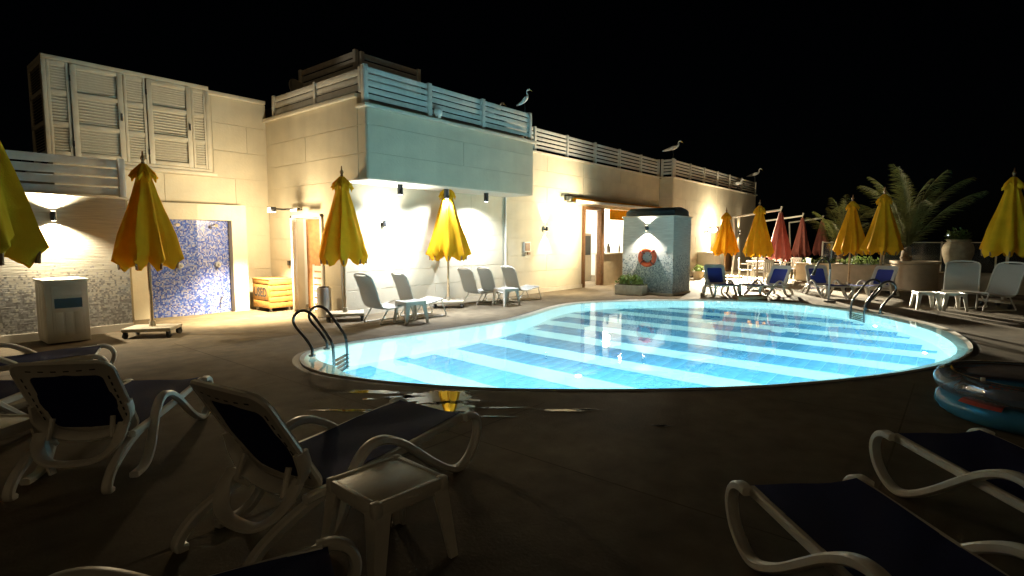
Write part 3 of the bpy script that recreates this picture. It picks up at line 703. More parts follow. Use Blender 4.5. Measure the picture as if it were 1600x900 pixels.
MB().tube([(-.01, .29 * math.cos(2 * PI * k / 40), .29 * math.sin(2 * PI * k / 40) - .0 + .012 * abs(math.sin(4 * PI * k / 40))) for k in range(40)], .007, 6, closed=True).build('rope', M['fence'], lb)
MB().box(.0, .07, -.012, .012, .16, .2).build('hook', M['steel'], lb)

def shrub(parent, cx, cy, z, rx, ry, h, n, m, name='foliage', lw=.05):
    mb = MB()
    for _ in range(n):
        a = random.uniform(0, 2 * PI); q = math.sqrt(random.random()); t = random.random()
        x, y, zz = cx + rx * q * math.cos(a), cy + ry * q * math.sin(a), z + h * t * (1 - .5 * q)
        v = Vector((random.gauss(0, 1), random.gauss(0, 1), random.gauss(.5, .7))).normalized(); L = lw * random.uniform(1, 2.4)
        s = v.cross(Vector((random.random(), random.random(), .3))).normalized() * L * .28; p = Vector((x, y, zz))
        mb.quad(p, p + v * L * .5 + s, p + v * L, p + v * L * .5 - s)
    return mb.build(name, m, parent, smooth=False)
tr = thing('flower_trough', 'low stone trough with green plants at the pillar foot', 'planter', (13.62, 6.98, 0), R(-90 + 90))
tb = MB(); tb.box(-.18, .18, -.42, .42, 0, .27); tb.build('trough', M['trough'], tr, bevel=.025)
MB().box(-.15, .15, -.39, .39, .268, .285).build('soil', M['soil'], tr, smooth=False)
shrub(tr, 0, 0, .27, .17, .40, .30, 420, M['leaf'])

# ------------------------------------------------------------------ umbrellas
def canopy(mb, ztop, zc, zb, r0, r1, tip=.07, n=8, sub=8, fold=.26, seed=0, rb=.78):
    N = n * sub; rows = []
    levels = [0, .06, .15, .3, .45, .6, .75, .88, 1.0]
    for t in levels:
        z = ztop + (zc - ztop) * t; r = r0 + (r1 - r0) * t ** 1.0; row = []
        for k in range(N):
            w_ = 2 * PI * k / N; c = math.cos(n * w_)
            q = 1 + fold * (.35 + .65 * t) * (.5 * c - .25 + .25 * abs(c) + .12 * math.sin(2 * n * w_ + seed)) + .18 * t * noise.noise((math.cos(w_) * 2.2 + seed, math.sin(w_) * 2.2, z * 1.5)) + .20 * t * noise.noise((math.cos(w_) * 6 + seed * 2, math.sin(w_) * 6, z * .9))
            row.append((r * q * math.cos(w_), r * q * math.sin(w_), z + (.05 * t * t * (-c) if t > .8 else 0)))
        rows.append(row)
    for j, t in enumerate((.4, 1.)):
        row = []
        for k in range(N):
            w_ = 2 * PI * k / N; c = math.cos(n * w_); rr = r1 * (1 + (rb - 1) * t) * (1 + fold * (.5 * c - .2))
            z = zc + (zb - zc) * t + .05 * noise.noise((math.cos(w_) * 3 + seed, math.sin(w_) * 3, 5.)) - (.05 + tip * t) * c * .6 - .02 * t * abs(math.sin(n * w_ * 2 + seed))
            row.append((rr * math.cos(w_), rr * math.sin(w_), z))
        rows.append(row)
    b = len(mb.v)
    for r_ in rows: mb.v += r_
    for i in range(len(rows) - 1):
        for k in range(N):
            k2 = (k + 1) % N; mb.f.append((b + i * N + k, b + i * N + k2, b + (i + 1) * N + k2, b + (i + 1) * N + k))
def make_umbrella(seed=0):
    t = thing('parasol', 'x', 'parasol', (0, 0, 0), 0, 'closed yellow parasols around the pool')
    c = MB(); canopy(c, 2.60, 1.24, 1.10,   .062, .405, seed=seed, fold=.46, tip=.045); co_ = c.build('canopy', M['yellow'], t, ang=80)
    f = MB(); canopy(f, 2.66, 2.50, 2.44, .045, .165, tip=.03, seed=seed + 3, fold=.35, rb=.95); f.build('vent_ruffle', M['yellow'], t, ang=80)
    for k in range(8):
        w_ = 2 * PI * k / 8; MB().tube([(.42 * math.cos(w_), .42 * math.sin(w_), 1.20), (.40 * math.cos(w_), .40 * math.sin(w_), 1.06)], [.012, .018], 6).build('rib_tip', M['brown'], t)
    MB().lathe([(.0, 2.64), (.035, 2.65), (.02, 2.70), (.035, 2.735), (.035, 2.75), (.014, 2.785), (.010, 2.84), (0, 2.86)], 12).build('finial', M['brown'], t)
    MB().tube([(0, 0, .1), (0, 0, 2.62)], .026, 12).build('pole', M['polewood'], t)
    bs = MB().box(-.34, .34, -.24, .24, .10, .155).build('base_plate', M['base'], t, bevel=.012)
    MB().tube([(0, 0, .155), (0, 0, .24)], .045, 14).build('socket', M['base'], bs)
    for x, y in ((-.30, -.20), (.30, -.20), (-.30, .20), (.30, .20)):
        wme = MB().tube([(-.02, 0, 0), (.02, 0, 0)], .045, 14).box(-.026, .026, -.012, .03, .02, .065)
        wme.build('caster_wheel', M['rubber'], t, loc=(x, y, .045), rz=random.uniform(-.9, .9))
    return t
U = make_umbrella(); U2 = make_umbrella(4.3); U3 = make_umbrella(9.1)
UMB = [((2.93, 9.72), 1.0, -.68, 'yellow closed parasol on a wheeled base between garden wall and mosaic shower'),
       ((5.83, 8.86), 1.0, -.6, 'yellow closed parasol in greenish shade behind the nearer pool ladder'),
       ((8.44, 8.80), 1.0, -.75, 'yellow closed parasol standing before the white wall under the balcony'),
       ((19.39, 6.35), .92, .3, 'pale glowing yellow closed parasol beside the far wing wall right of the pillar'),
       ((17.47, 4.75), .95, .1, 'bright yellow closed parasol behind the gap between the two left blue loungers'),
       ((19.24, 2.60), 1.0, .5, 'bright orange yellow closed parasol before the lit planter block'),
       ((18.40, 1.73), 1.04, .2, 'dim olive yellow closed parasol in front of the large palm'),
       ((16.35, -.80), 1.08, .8, 'tall dim yellow closed parasol at the right edge beside the white mesh loungers'),
       ((.57, 6.12), 1.02, .35, 'dark close parasol cut off by the left picture edge')]
for i, (p, s, rz, lab) in enumerate(UMB):
    if i < 3: o = (U, U2, U3)[i]; o.location = (*p, 0); o.rotation_euler = (0, 0, rz); o.scale = (s,) * 3; o['label'] = lab
    else:
        z = 0
        o = copy_tree((U, U2, U3)[i % 3], (*p, z), rz, lab, s)
        if i == 8:                                            # the near one hangs wider and higher
            for ch in o.children:
                if ch.name.startswith(('canopy', 'rib')): ch.location = (0, 0, .22); ch.scale = (1.12, 1.12, 1.0)
# small stone slab at the pool edge
tag(MB().box(-.36, .36, -.20, .20, 0, .11).build('wooden_step', M['brown'], loc=(14.35, 4.05, 0), rz=R(-52), bevel=.012), 'low dark wooden step at the far pool edge', 'step')
# red cantilever parasols with white masts
def red(p, mast, lab, s=1.):
    t = thing('cantilever_parasol', lab, 'parasol', (mast[0], mast[1], 0), 0, 'closed red cantilever parasols on white masts')
    dx, dy = p[0] - mast[0], p[1] - mast[1]
    MB().tube([(0, 0, 0), (dx * .06, dy * .06, 1.2), (0, 0, 2.42)], .035, 10).build('mast', M['whitepaint'], t)
    MB().tube([(0, 0, 2.40), (dx, dy, 2.60), (dx * 1.02, dy * 1.02, 2.72)], .04, 10).build('arm', M['whitepaint'], t)
    MB().box(-.35, .35, -.35, .35, 0, .08).build('base_plate', M['base'], t, bevel=.01)
    c = MB(); canopy(c, 2.50, .92, .80, .06, .37, seed=p[0], fold=.3); c.build('canopy', M['red'], t, ang=80, loc=(dx, dy, 0))
    MB().tube([(dx, dy, .75), (dx, dy, 2.6)], .02, 8).build('pole', M['polewood'], t)
red((21.67, 5.16), (22.2, 7.0), 'reddish closed parasol, the nearest and palest of three on white masts')
red((27.7, 5.67), (28.4, 7.6), 'reddish closed parasol, the middle one of three on white masts')
red((31.0, 5.44), (31.2, 7.0), 'very dark red closed parasol farthest back left of the small palm')

# ------------------------------------------------------------------ resin sun loungers (white frame, navy sling)
def make_lounger(sling, flat=False, lab='x', grp='x'):
    t = thing('sun_lounger', lab, 'sun lounger', (0, 0, 0), 0, grp)
    Wd = .325
    side = (0, 1, 0)
    for sy in (-1, 1):
        y = sy * Wd
        f = MB()
        f.tube(cr([(.45, y, .308), (.9, y, .32), (1.4, y, .345), (1.84, y, .372)], 4), .024, 8, side, .028, sq=3.2)
        f.build('seat_rail', M['white'], t)
        P = cr([(1.82, y, .375), (1.90, y, .375), (1.965, y, .33), (1.985, y, .24), (1.94, y, .13), (1.84, y, .045), (1.73, y, .022), (1.60, y, .075), (1.46, y, .165), (1.30, y, .29), (1.16, y, .395), (1.02, y, .465), (.90, y, .475), (.80, y, .42),
                (.73, y, .31), (.68, y, .19), (.61, y, .085), (.52, y, .03), (.42, y, .02), (.36, y, .022)], 4)
        P = [Vector((p.x, p.y + sy * .035, p.z)) for p in P]
        MB().tube(P, .034, 8, side, .026, sq=3.6).build('arm_loop', M['white'], t)
        Q = cr([(.74, y, .305), (.54, y, .275), (.36, y, .225), (.20, y, .15), (.12, y, .07), (.11, y, .02), (.15, y, .006)], 5)
        MB().tube([Vector((p.x, p.y * .93, p.z)) for p in Q], .032, 8, side, .028, sq=3.6).build('rear_leg', M['white'], t)
    # back frame
    a = R(5) if flat else R(59)
    hg = Vector((.60, 0, .32)); du = Vector((-math.cos(a), 0, math.sin(a))); nv = Vector((math.sin(a), 0, math.cos(a)))
    L = .72
    def bp(w, l, d=0): return hg + Vector((0, w, 0)) + du * l + nv * d
    bf_ = MB(); Wb = .318; st = .085
    # frame profile strips: outer loop and inner loop, with thickness
    def loop(wd, l0, l1, rad, n=6):
        pts = []
        for cx, cy, a0 in ((wd - rad, l1 - rad, 0), (-wd + rad, l1 - rad, 90), (-wd + rad, l0 + rad, 180), (wd - rad, l0 + rad, 270)):
            for k in range(n + 1):
                w = R(a0 + 90 * k / n); pts.append((cx + rad * math.cos(w), cy + rad * math.sin(w)))
        return pts
    O, I = loop(Wb, 0, L, .10), loop(Wb - st, .06, L - .12, .05)
    bow = lambda w: -.03 * (1 - (w / Wb) ** 2)
    b = len(bf_.v); n = len(O)
    for ring_, d_ in ((O, .012), (O, -.022), (I, -.012), (I, .012)):
        for w, l in ring_: bf_.v.append(tuple(bp(w, l, d_ + bow(w))))
    for q in range(4):
        q2 = (q + 1) % 4
        for k in range(n):
            k2 = (k + 1) % n; bf_.f.append((b + q * n + k, b + q * n + k2, b + q2 * n + k2, b + q2 * n + k))
    bk = bf_.build('backrest', M['white'], t, bevel=0)
    # lip round the rear edge
    MB().tube([bp(w * 1.0, l, -.012 + bow(w)) for w, l in O], .017, 6, closed=True).build('backrest_rim', M['white'], t)
    sl = MB()                                                # ventilation slots in the frame
    def slot(w, l, along):
        e = .018; h = .0055
        pw, pl_ = (e, h) if along == 'w' else (h, e)
        c = [(w - pw, l - pl_), (w + pw, l - pl_), (w + pw, l + pl_), (w - pw, l + pl_)]
        sl.quad(*[bp(x, y_, -.0235 + bow(x)) for x, y_ in c])
    for k in range(6): slot(-.20 + .08 * k, L - .055, 'w')
    for k in range(8):
        for sy in (-1, 1): slot(sy * (Wb - .042), .11 + .066 * k, 'l')
    tag(sl.build('slots', M['dark'], bk, smooth=False), kind='stuff')
    sg_ = MB()                                               # sling of the back
    NW, NL = 8, 8; b = 0
    for i in range(NL + 1):
        for j in range(NW + 1):
            w = (-1 + 2 * j / NW) * (Wb - st * .75); l = .05 + (L - .15) * i / NL
            sg_.v.append(tuple(bp(w, l, .004 + bow(w) - .012 * math.sin(PI * i / NL))))
    for i in range(NL):
        for j in range(NW): sg_.f.append((i * 9 + j, i * 9 + j + 1, i * 9 + j + 10, i * 9 + j + 9))
    bs_ = MB(); bs_.v = [tuple(Vector(v) - nv * .006) for v in sg_.v]; 
    k0 = len(sg_.v); sg_.v += bs_.v; sg_.f += [tuple(k0 + i for i in f)[::-1] for f in sg_.f]
    sg_.build('back_sling', sling, t)
    ss = MB(); NL = 14                                       # seat sling
    for i in range(NL + 1):
        for j in range(NW + 1):
            q = i / NL; x = .59 + 1.27 * q; w = (-1 + 2 * j / NW) * .315
            z = .334 + .060 * q + .004 - .016 * (1 - (2 * j / NW - 1) ** 2) + .006 * math.sin(9 * q + j)
            ss.v.append((x, w, z))
    for i in range(NL):
        for j in range(NW): ss.f.append((i * 9 + j, i * 9 + j + 1, i * 9 + j + 10, i * 9 + j + 9))
    k0 = len(ss.v); ss.v += [(x, y, z - .007) for x, y, z in ss.v]; ss.f += [tuple(k0 + i for i in f)[::-1] for f in ss.f]
    ss.build('seat_sling', sling, t)
    cb = MB(); cb.box(.62, .67, -.32, .32, .275, .305); cb.box(1.80, 1.86, -.33, .33, .335, .37); cb.box(1.25, 1.30, -.32, .32, .30, .325)
    cb.build('cross_bar', M['white'], t, bevel=.006)
    if not flat:
        for (w0, l0, sag, dep, r_) in ((.318, .30, .26, -.05, .044),):
            P = cr([bp(w0, l0, -.01), bp(w0 * .98, l0 - .12, dep), bp(w0 * .62, l0 - .22, dep - .05), bp(0, l0 - sag, dep - .06), bp(-w0 * .62, l0 - .22, dep - .05), bp(-w0 * .98, l0 - .12, dep), bp(-w0, l0, -.01)], 6)
            MB().tube(P, r_, 8, tuple(nv), .018, sq=3.).build('support_hoop', M['white'], t)
        P = cr([(.42, .27, .36), (.34, .25, .27), (.28, .16, .19), (.26, 0, .175), (.28, -.16, .19), (.36, -.25, .27), (.46, -.27, .40)], 6)
        MB().tube(P, .018, 8, (0, 0, 1), .044, sq=3.).build('lower_hoop', M['white'], t)
        for sy in (-1, 1): MB().tube([(.45, sy * .20, .46), (.40, sy * .21, .32), (.47, sy * .20, .26)], .018, 8).build('back_prop', M['white'], t)
    return t
G1 = 'white resin sun loungers with navy slings'
LA = make_lounger(M['navy'], False, 'white lounger with perforated raised back beside the near white stool table', G1)
LA.location = (.85, 2.56, 0); LA.rotation_euler = (0, 0, R(8)); LA.scale = (.89,) * 3
copy_tree(LA, (.62, 3.93, 0), R(50), 'white lounger with raised back between the cut off table and the stool table lounger', .84)
copy_tree(LA, (-.42, 4.85, 0), R(42), 'mostly cut off white lounger at the left edge behind the dark left table')
copy_tree(LA, (.02, 7.52, 0), R(-20), 'farthest left white lounger whose foot end points at the white cabinet')
LF = make_lounger(M['navy'], True, 'flat white lounger at the lower right with the nearest looped arm', G1)
LF.location = (1.74, -.63, 0); LF.rotation_euler = (0, 0, R(46)); LF.scale = (.86,) * 3
copy_tree(LF, (2.96, -1.04, 0), R(43), 'flat white lounger at the right edge in front of the inflatable pool')
copy_tree(LF, (-.485, 2.23, 0), R(-25), 'dark lounger foot cut off by the bottom left picture edge')
LB = make_lounger(M['blue'], False, 'blue sling lounger, leftmost across the pool, facing the water', 'blue sling loungers across the pool')
LB.location = (15.85, 5.55, 0); LB.rotation_euler = (0, 0, R(-147)); LB.scale = (.86,) * 3
copy_tree(LB, (16.45, 3.72, 0), R(163), 'blue sling lounger second from left across the pool, turned sideways')
copy_tree(LB, (17.35, 3.25, 0), R(-147), 'blue sling lounger behind the pool spout, facing the water')
copy_tree(LB, (17.9, 1.45, 0), R(160), 'blue sling lounger right of the others behind the far ladder')

# ------------------------------------------------------------------ mesh chairs (curved textilene)
def make_mesh_lounger():
    t = thing('mesh_lounger', 'x', 'lounge chair', (0, 0, 0), 0, 'curved grey mesh lounge chairs')
    pr = cr([(-.04, 0, .90), (.01, 0, .83), (.08, 0, .66), (.14, 0, .46), (.19, 0, .345), (.27, 0, .29), (.42, 0, .28), (.65, 0, .315), (.86, 0, .36)], 4)
    hw = lambda i: .27 if i > 5 else .27 - .045 * ((5 - i) / 5) ** 2
    s = MB(); n = len(pr); NW = 6
    for dz in (0, -.010):
        for i, p in enumerate(pr):
            for j in range(NW + 1):
                q = -1 + 2 * j / NW
                s.v.append((p.x - .012 * (1 - q * q) + dz * .6, q * hw(i), p.z - .014 * (1 - q * q) + dz * .6))
    for L in range(2):
        for i in range(n - 1):
            for j in range(NW):
                b = L * n * (NW + 1); f = (b + i * 7 + j, b + i * 7 + j + 1, b + (i + 1) * 7 + j + 1, b + (i + 1) * 7 + j); s.f.append(f if L == 0 else f[::-1])
    s.build('mesh_sling', M['mesh'], t)
    for sy in (-1, 1): MB().tube([(p.x, sy * (hw(i) + .008), p.z) for i, p in enumerate(pr)], .015, 8).build('side_tube', M['fence'], t)
    MB().tube(cr([(-.04, -.22, .90), (-.052, -.12, .922), (-.052, .12, .922), (-.04, .22, .90)], 3), .015, 8).build('top_tube', M['fence'], t)
    MB().tube([(.86, -.278, .36), (.86, .278, .36)], .014, 8).build('front_tube', M['fence'], t)
    for sy in (-1, 1):
        y = sy * .27
        MB().tube(cr([(.83, y, .35), (.86, y, .24), (.93, y, .05), (.91, y, .014), (.80, y, .012)], 4), .013, 8).build('leg', M['fence'], t)
        MB().tube(cr([(.34, y, .28), (.27, y, .18), (.17, y, .04), (.19, y, .012), (.3, y, .012)], 4), .013, 8).build('leg', M['fence'], t)
        MB().tube([(.28, y, .012), (.82, y, .012)], .011, 8).build('runner', M['fence'], t)
    return t
ML = make_mesh_lounger()
MLS = [((5.72, 8.12), -4, .98, 'grey mesh lounge chair right beside the greenish parasol pole'),
       ((6.62, 8.25), -10, .95, 'grey mesh lounge chair between the second and third parasol'),
       ((9.02, 8.85), -8, .93, 'bluish white mesh lounge chair just right of the third parasol'),
       ((9.42, 8.62), -10, .93, 'white mesh lounge chair in the middle of the trio by the long wall'),
       ((10.25, 8.58), -12, .93, 'white mesh lounge chair nearest the bar in the trio by the long wall'),
       ((16.3, -.05), 178, 1.1, 'grey mesh lounge chair with broad back beside the low right table'),
       ((15.95, -.85), 140, 1.1, 'grey mesh lounge chair beside the right edge parasol pole')]
for i, (p, a, s, lab) in enumerate(MLS):
    o = ML if i == 0 else copy_tree(ML)
    o.location = (*p, 0); o.rotation_euler = (0, 0, R(a)); o.scale = (s,) * 3; o['label'] = lab

# ------------------------------------------------------------------ plastic side tables
def make_table():
    t = thing('side_table', 'x', 'side table', (0, 0, 0), 0, 'white plastic side tables')
    h = .42; w = .215
    tp = MB(); tp.box(-w + .012, w - .012, -w + .012, w - .012, h - .022, h - .006)
    for a in range(4): tp.box(-w + .03, w - .03, -w, -w + .03, h - .07, h, rz=a * PI / 2)
    tp.build('table_top', M['white'], t, bevel=.006)
    for a in range(4): MB().box(-w - .004, -w + .045, -w - .004, -w + .045, h - .07, h + .004, rz=a * PI / 2).build('corner_cap', M['white'], t, bevel=.012)
    for a in range(4):
        l = MB(); c, s = math.cos(a * PI / 2), math.sin(a * PI / 2)
        def P(x, y, z): return (x * c - y * s, x * s + y * c, z)
        # L-shaped tapering leg
        for (u0, u1, v0, v1) in ((0, .088, 0, .018), (0, .018, .018, .088)):
            k = len(l.v)
            for z, f, o in ((h - .055, 1., 0.), (0, .55, -.035)):
                for (u, v) in ((u0, v0), (u1, v0), (u1, v1), (u0, v1)):
                    fu = u * f if u > .02 else u; fv = v * f if v > .02 else v
                    l.v.append(P(-w + o + fu, -w + o + fv, z))
            for f in ((0, 1, 2, 3), (7, 6, 5, 4), (0, 4, 5, 1), (1, 5, 6, 2), (2, 6, 7, 3), (3, 7, 4, 0)): l.f.append(tuple(k + i for i in f))
        l.build('leg', M['white'], t)
    return t
TB = make_table()
TBS = [((1.53, 2.02), -3, .93, 'white plastic stool table in the foreground with splayed grooved legs'),
       ((.42, 4.48), 38, .95, 'dark white plastic table cut off at the left edge beside a lounger'),
       ((6.45, 7.72), -10, .95, 'low plastic table in front of the second grey mesh chair'),
       ((9.55, 8.05), -10, .95, 'small white table in front of the trio of mesh chairs'),
       ((14.85, .55), 20, .9, 'small table in front of the broad right mesh chair by the ladder'),
       ((14.95, .10), 20, .9, 'small table nearest the legs of the broad right mesh chair')]
for i, (p, a, s, lab) in enumerate(TBS):
    o = TB if i == 0 else copy_tree(TB)
    o.location = (*p, 0); o.rotation_euler = (0, 0, R(a)); o.scale = (s,) * 3; o['label'] = lab

# ------------------------------------------------------------------ pool ladders and spout
def make_ladder():
    t = thing('pool_ladder', 'x', 'pool ladder', (0, 0, 0), 0, 'steel pool ladders')
    for sy in (-1, 1):
        y = sy * .225
        P = cr([(0, y, 0), (0, y, .10), (-.09, y, .24), (-.20, y, .37), (-.235, y, .46), (-.20, y, .545), (-.11, y, .59), (.0, y, .555), (.11, y, .42), (.22, y, .26), (.27, y, .16), (.285, y, .0), (.285, y, -.5), (.285, y, -1.0)], 5)
        MB().tube(P, .019, 10).build('handrail', M['railsteel'], t)
        MB().tube([(0, y, 0), (0, y, .02)], .045, 14).build('anchor_flange', M['railsteel'], t)
    for k in range(4): MB().box(.25, .33, -.22, .22, -.22 - k * .22, -.20 - k * .22).build('step', M['railsteel'], t, bevel=.004)
    return t
LD = make_ladder()
LD.location = (3.87, 6.50, .012); LD.rotation_euler = (0, 0, R(-55)); LD['label'] = 'dark pool ladder at the near left tip of the pool'
copy_tree(LD, (13.35, 1.33, .012), R(125), 'pool ladder at the far right side of the pool', 1.12)
sp_ = thing('pool_spout', 'steel post with a dark curved spout and nozzle at the far pool edge', 'water spout', (15.0, 2.42, 0), R(128))
MB().tube([(0, 0, 0), (0, 0, .80)], .022, 10).build('post', M['steel'], sp_)
MB().tube(cr([(0, 0, .80), (.02, 0, .95), (.11, 0, 1.04), (.24, 0, 1.01), (.32, 0, .88), (.36, 0, .76)], 5), .022, 10).build('spout', M['black'], sp_)
MB().tube([(.352, 0, .79), (.40, 0, .65)], [.03, .045], 12).build('nozzle', M['black'], sp_)
MB().box(-.14, .08, -.07, .07, 0, .035).build('foot_plate', M['black'], sp_, bevel=.006)

# ------------------------------------------------------------------ cabinets and bins
cb_ = thing('towel_cabinet', 'large white cabinet with a dark slot by the pebbled garden wall', 'cabinet', (1.70, 9.97, 0))
MB().box(0, .50, 0, .58, .02, .90).build('body', M['bincab'], cb_, bevel=.008)
MB().box(-.02, .52, -.02, .60, .90, .935).build('top', M['bincab'], cb_, bevel=.008)
fd = MB().box(.07, .45, -.012, 0, .08, .84).build('front_door', M['bincab'], cb_, bevel=.004)
MB().box(.10, .42, -.0155, -.0115, .52, .66).build('slot', M['bbq'], fd, smooth=False)
for k in range(3): MB().box(.10 + k * .11, .19 + k * .11, -.016, -.0115, .12, .46).build('plank', M['bincab'], fd, bevel=.002)
MB().box(.10, .42, -.016, -.0115, .71, .80).build('plank', M['bincab'], fd, bevel=.002)
for k in range(3): MB().box(-.006, 0, .04 + k * .18, .20 + k * .18, .06, .86).build('side_plank', M['bincab'], cb_, bevel=.002)
fc = thing('far_cabinet', 'far white cabinet beside the brown door of the far wing', 'cabinet', (22.9, 7.9, 0), R(0))
MB().box(0, .7, 0, .75, .02, .95).build('body', M['whitepaint'], fc, bevel=.01)
MB().box(-.03, .73, -.03, .78, .95, .99).build('top', M['whitepaint'], fc, bevel=.008)
MB().box(-.015, 0, .08, .67, .1, .88).build('front_door', M['whitepaint'], fc, bevel=.004)
# wooden USED towels crate
cr_ = thing('used_crate', 'orange wooden slatted crate with black USED lettering', 'crate', (5.47, 11.05, 0))
def slats(parent, n, z0, z1, fn, gap=.018):
    h = (z1 - z0 - gap * (n - 1)) / n
    for k in range(n):
        a = z0 + k * (h + gap); fn(a, a + h)
XW, YW = .50, .68
cx = MB(); 
for x, y in ((0, 0), (XW - .04, 0), (0, YW - .04), (XW - .04, YW - .04)): cx.box(x, x + .04, y, y + .04, .07, .66)
cx.build('corner_post', M['wood'], cr_, bevel=.004)
MB().box(.03, XW - .03, .03, YW - .03, .09, .62).build('liner', M['dark'], cr_, smooth=False)
slats(cr_, 5, .08, .67, lambda a, b2: MB().box(.0, XW, -.016, -.001, a, b2).build('slat', M['wood'], cr_, bevel=.003))
MB().box(-.016, -.001, 0, YW, .24, .56).build('name_board', M['wood'], cr_, bevel=.003)
for a, b2 in ((.08, .22), (.58, .67)): MB().box(-.016, -.001, 0, YW, a, b2).build('slat', M['wood'], cr_, bevel=.003)
MB().box(-.02, XW + .02, -.02, YW + .02, .67, .69).build('lid', M['wood'], cr_, bevel=.004)
for x, y in ((.05, .05), (XW - .05, .05), (.05, YW - .05), (XW - .05, YW - .05)): MB().tube([(x, y, 0), (x, y, .08)], [.03, .022], 10).build('foot', M['whitepaint'], cr_)
fc_ = bpy.data.curves.new('lettering', 'FONT'); fc_.body = 'USED'; fc_.size = .26; fc_.extrude = .002; fc_.offset = .006; fc_.align_x = 'CENTER'; fc_.align_y = 'CENTER'
fo_ = bpy.data.objects.new('lettering', fc_); COL.objects.link(fo_)
bpy.context.view_layer.update()
me_ = bpy.data.meshes.new_from_object(fo_.evaluated_get(bpy.context.evaluated_depsgraph_get())); bpy.data.objects.remove(fo_)
me_.materials.clear(); me_.materials.append(M['black']); me_.name = 'lettering'
lt_ = link('lettering', me_, cr_, (-.019, YW / 2, .40), (R(90), 0, R(-90)))
lt_.scale = (.88, 1.05, 1)
# steel litter bin
lb_ = thing('litter_bin', 'round brushed steel bin beside the changing room gate', 'bin', (6.0, 9.66, 0))
lb_.location = (5.80, 9.52, 0)
MB().lathe([(.0, .01), (.13, .01), (.135, .03), (.135, .56), (.125, .58), (0, .585)], 24).build('body', M['steel'], lb_, ang=30)
MB().lathe([(.10, .584), (.10, .60), (.06, .60), (.06, .586)], 20).build('rim', M['black'], lb_)

# ------------------------------------------------------------------ far dining corner: white chairs and tables
def make_chair():
    t = thing('plastic_chair', 'x', 'chair', (0, 0, 0), 0, 'white plastic chairs at the far right')
    MB().box(-.22, .22, -.22, .22, .40, .43).build('seat', M['whitepaint'], t, bevel=.012)
    bk = MB()
    for k in range(5): bk.box(-.20 + k * .085, -.14 + k * .085, .215, .24, .43, .80)
    bk.box(-.23, .23, .21, .245, .76, .84); bk.build('backrest', M['whitepaint'], t, bevel=.006)
    for x, y in ((-.19, -.19), (.19, -.19), (-.2, .2), (.2, .2)): MB().tube([(x * 1.1, y * 1.1, 0), (x, y, .41)], [.018, .024], 8).build('leg', M['whitepaint'], t)
    for s in (-1, 1): MB().tube(cr([(s * .23, -.2, .42), (s * .25, -.21, .60), (s * .25, -.1, .63), (s * .24, .22, .64)], 4), .02, 8).build('armrest', M['whitepaint'], t)
    return t
CH = make_chair()
CHS = [((20.6, 6.0), 20, 'white chair just behind the pale glowing far parasol'), ((21.2, 5.2), 200, 'white slatted chair under the palest red parasol on its near side'), ((21.9, 5.9), 100, 'white chair beyond the palest red parasol at the white table'),
       ((22.6, 4.9), 250, 'white armchair between the palest and the middle red parasol'), ((22.4, 4.1), 30, 'white armchair right of the middle red parasol before the low planter'), ((19.9, 5.2), 150, 'white chair directly behind the bright yellow parasol pole')]
for i, (p, a, lab) in enumerate(CHS):
    o = CH if i == 0 else copy_tree(CH); o.location = (*p, 0); o.rotation_euler = (0, 0, R(a)); o['label'] = lab
for i, (x, y) in enumerate(((20.9, 5.65), (22.5, 5.5))):
    t = thing('dining_table', ['square white table nearer the pool among the white chairs', 'square white table farther back among the white chairs'][i], 'table', (x, y, 0), .3, 'white dining tables')
    MB().box(-.4, .4, -.4, .4, .69, .73).build('table_top', M['whitepaint'], t, bevel=.01)
    for a in (-.34, .34):
        for b2 in (-.34, .34): MB().tube([(a, b2, 0), (a, b2, .7)], .025, 8).build('leg', M['whitepaint'], t)

# ------------------------------------------------------------------ planters, palms, vase
def lowwall(name, lab, x0, x1, y0, y1, h, cat='planter', soil=True):
    t = thing(name, lab, cat, ((x0 + x1) / 2, (y0 + y1) / 2, 0)); a, b2 = (x1 - x0) / 2, (y1 - y0) / 2
    MB().box(-a, a, -b2, b2, 0, h).build('body', M['planter'], t, bevel=.02)
    MB().box(-a - .03, a + .03, -b2 - .03, b2 + .03, h, h + .045).build('rim', M['planter'], t, bevel=.01)
    if soil: MB().box(-a + .07, a - .07, -b2 + .07, b2 - .07, h + .02, h + .052).build('soil', M['soil'], t, smooth=False)
    return t
p1 = lowwall('planter_block', 'brightly lit beige planter block behind two yellow parasols', 20.0, 21.2, 1.75, 3.2, .68)
shrub(p1, 0, 0, .70, .5, .6, .3, 260, M['leaf'])
p2 = lowwall('planter_wall', 'low beige planter wall behind the spout, left of the lit planter block', 22.2, 23.0, 2.9, 4.7, .62)
shrub(p2, 0, 0, .64, .3, .8, .25, 200, M['leaf'])
p3 = thing('round_planter', 'big round beige planter under the large palm', 'planter', (20.15, 1.05, 0))
MB().lathe([(0, .0), (.50, 0), (.56, .05), (.59, .78), (.63, .80), (.63, .88), (.54, .88), (.53, .80), (0, .79)], 40).build('body', M['planter'], p3, ang=30)
MB().lathe([(.0, .84), (.535, .815)], 24).build('soil', M['soil'], p3)
sp2 = thing('small_pot', 'small clay pot with a shrub beside the far white cabinet', 'planter', (20.9, 7.85, 0))
MB().lathe([(0, 0), (.16, 0), (.22, .28), (.24, .30), (.20, .30), (0, .28)], 18).build('pot', M['vase'], sp2)
shrub(sp2, 0, 0, .28, .2, .2, .3, 140, M['leaf'])
ped = lowwall('parapet', 'dark low parapet wall under the big vase at right', 20.3, 21.0, -4.5, .55, .50, 'wall', False)
vs = thing('clay_vase', 'tall clay amphora with a shrub on the right parapet', 'vase', (20.65, .08, .546))
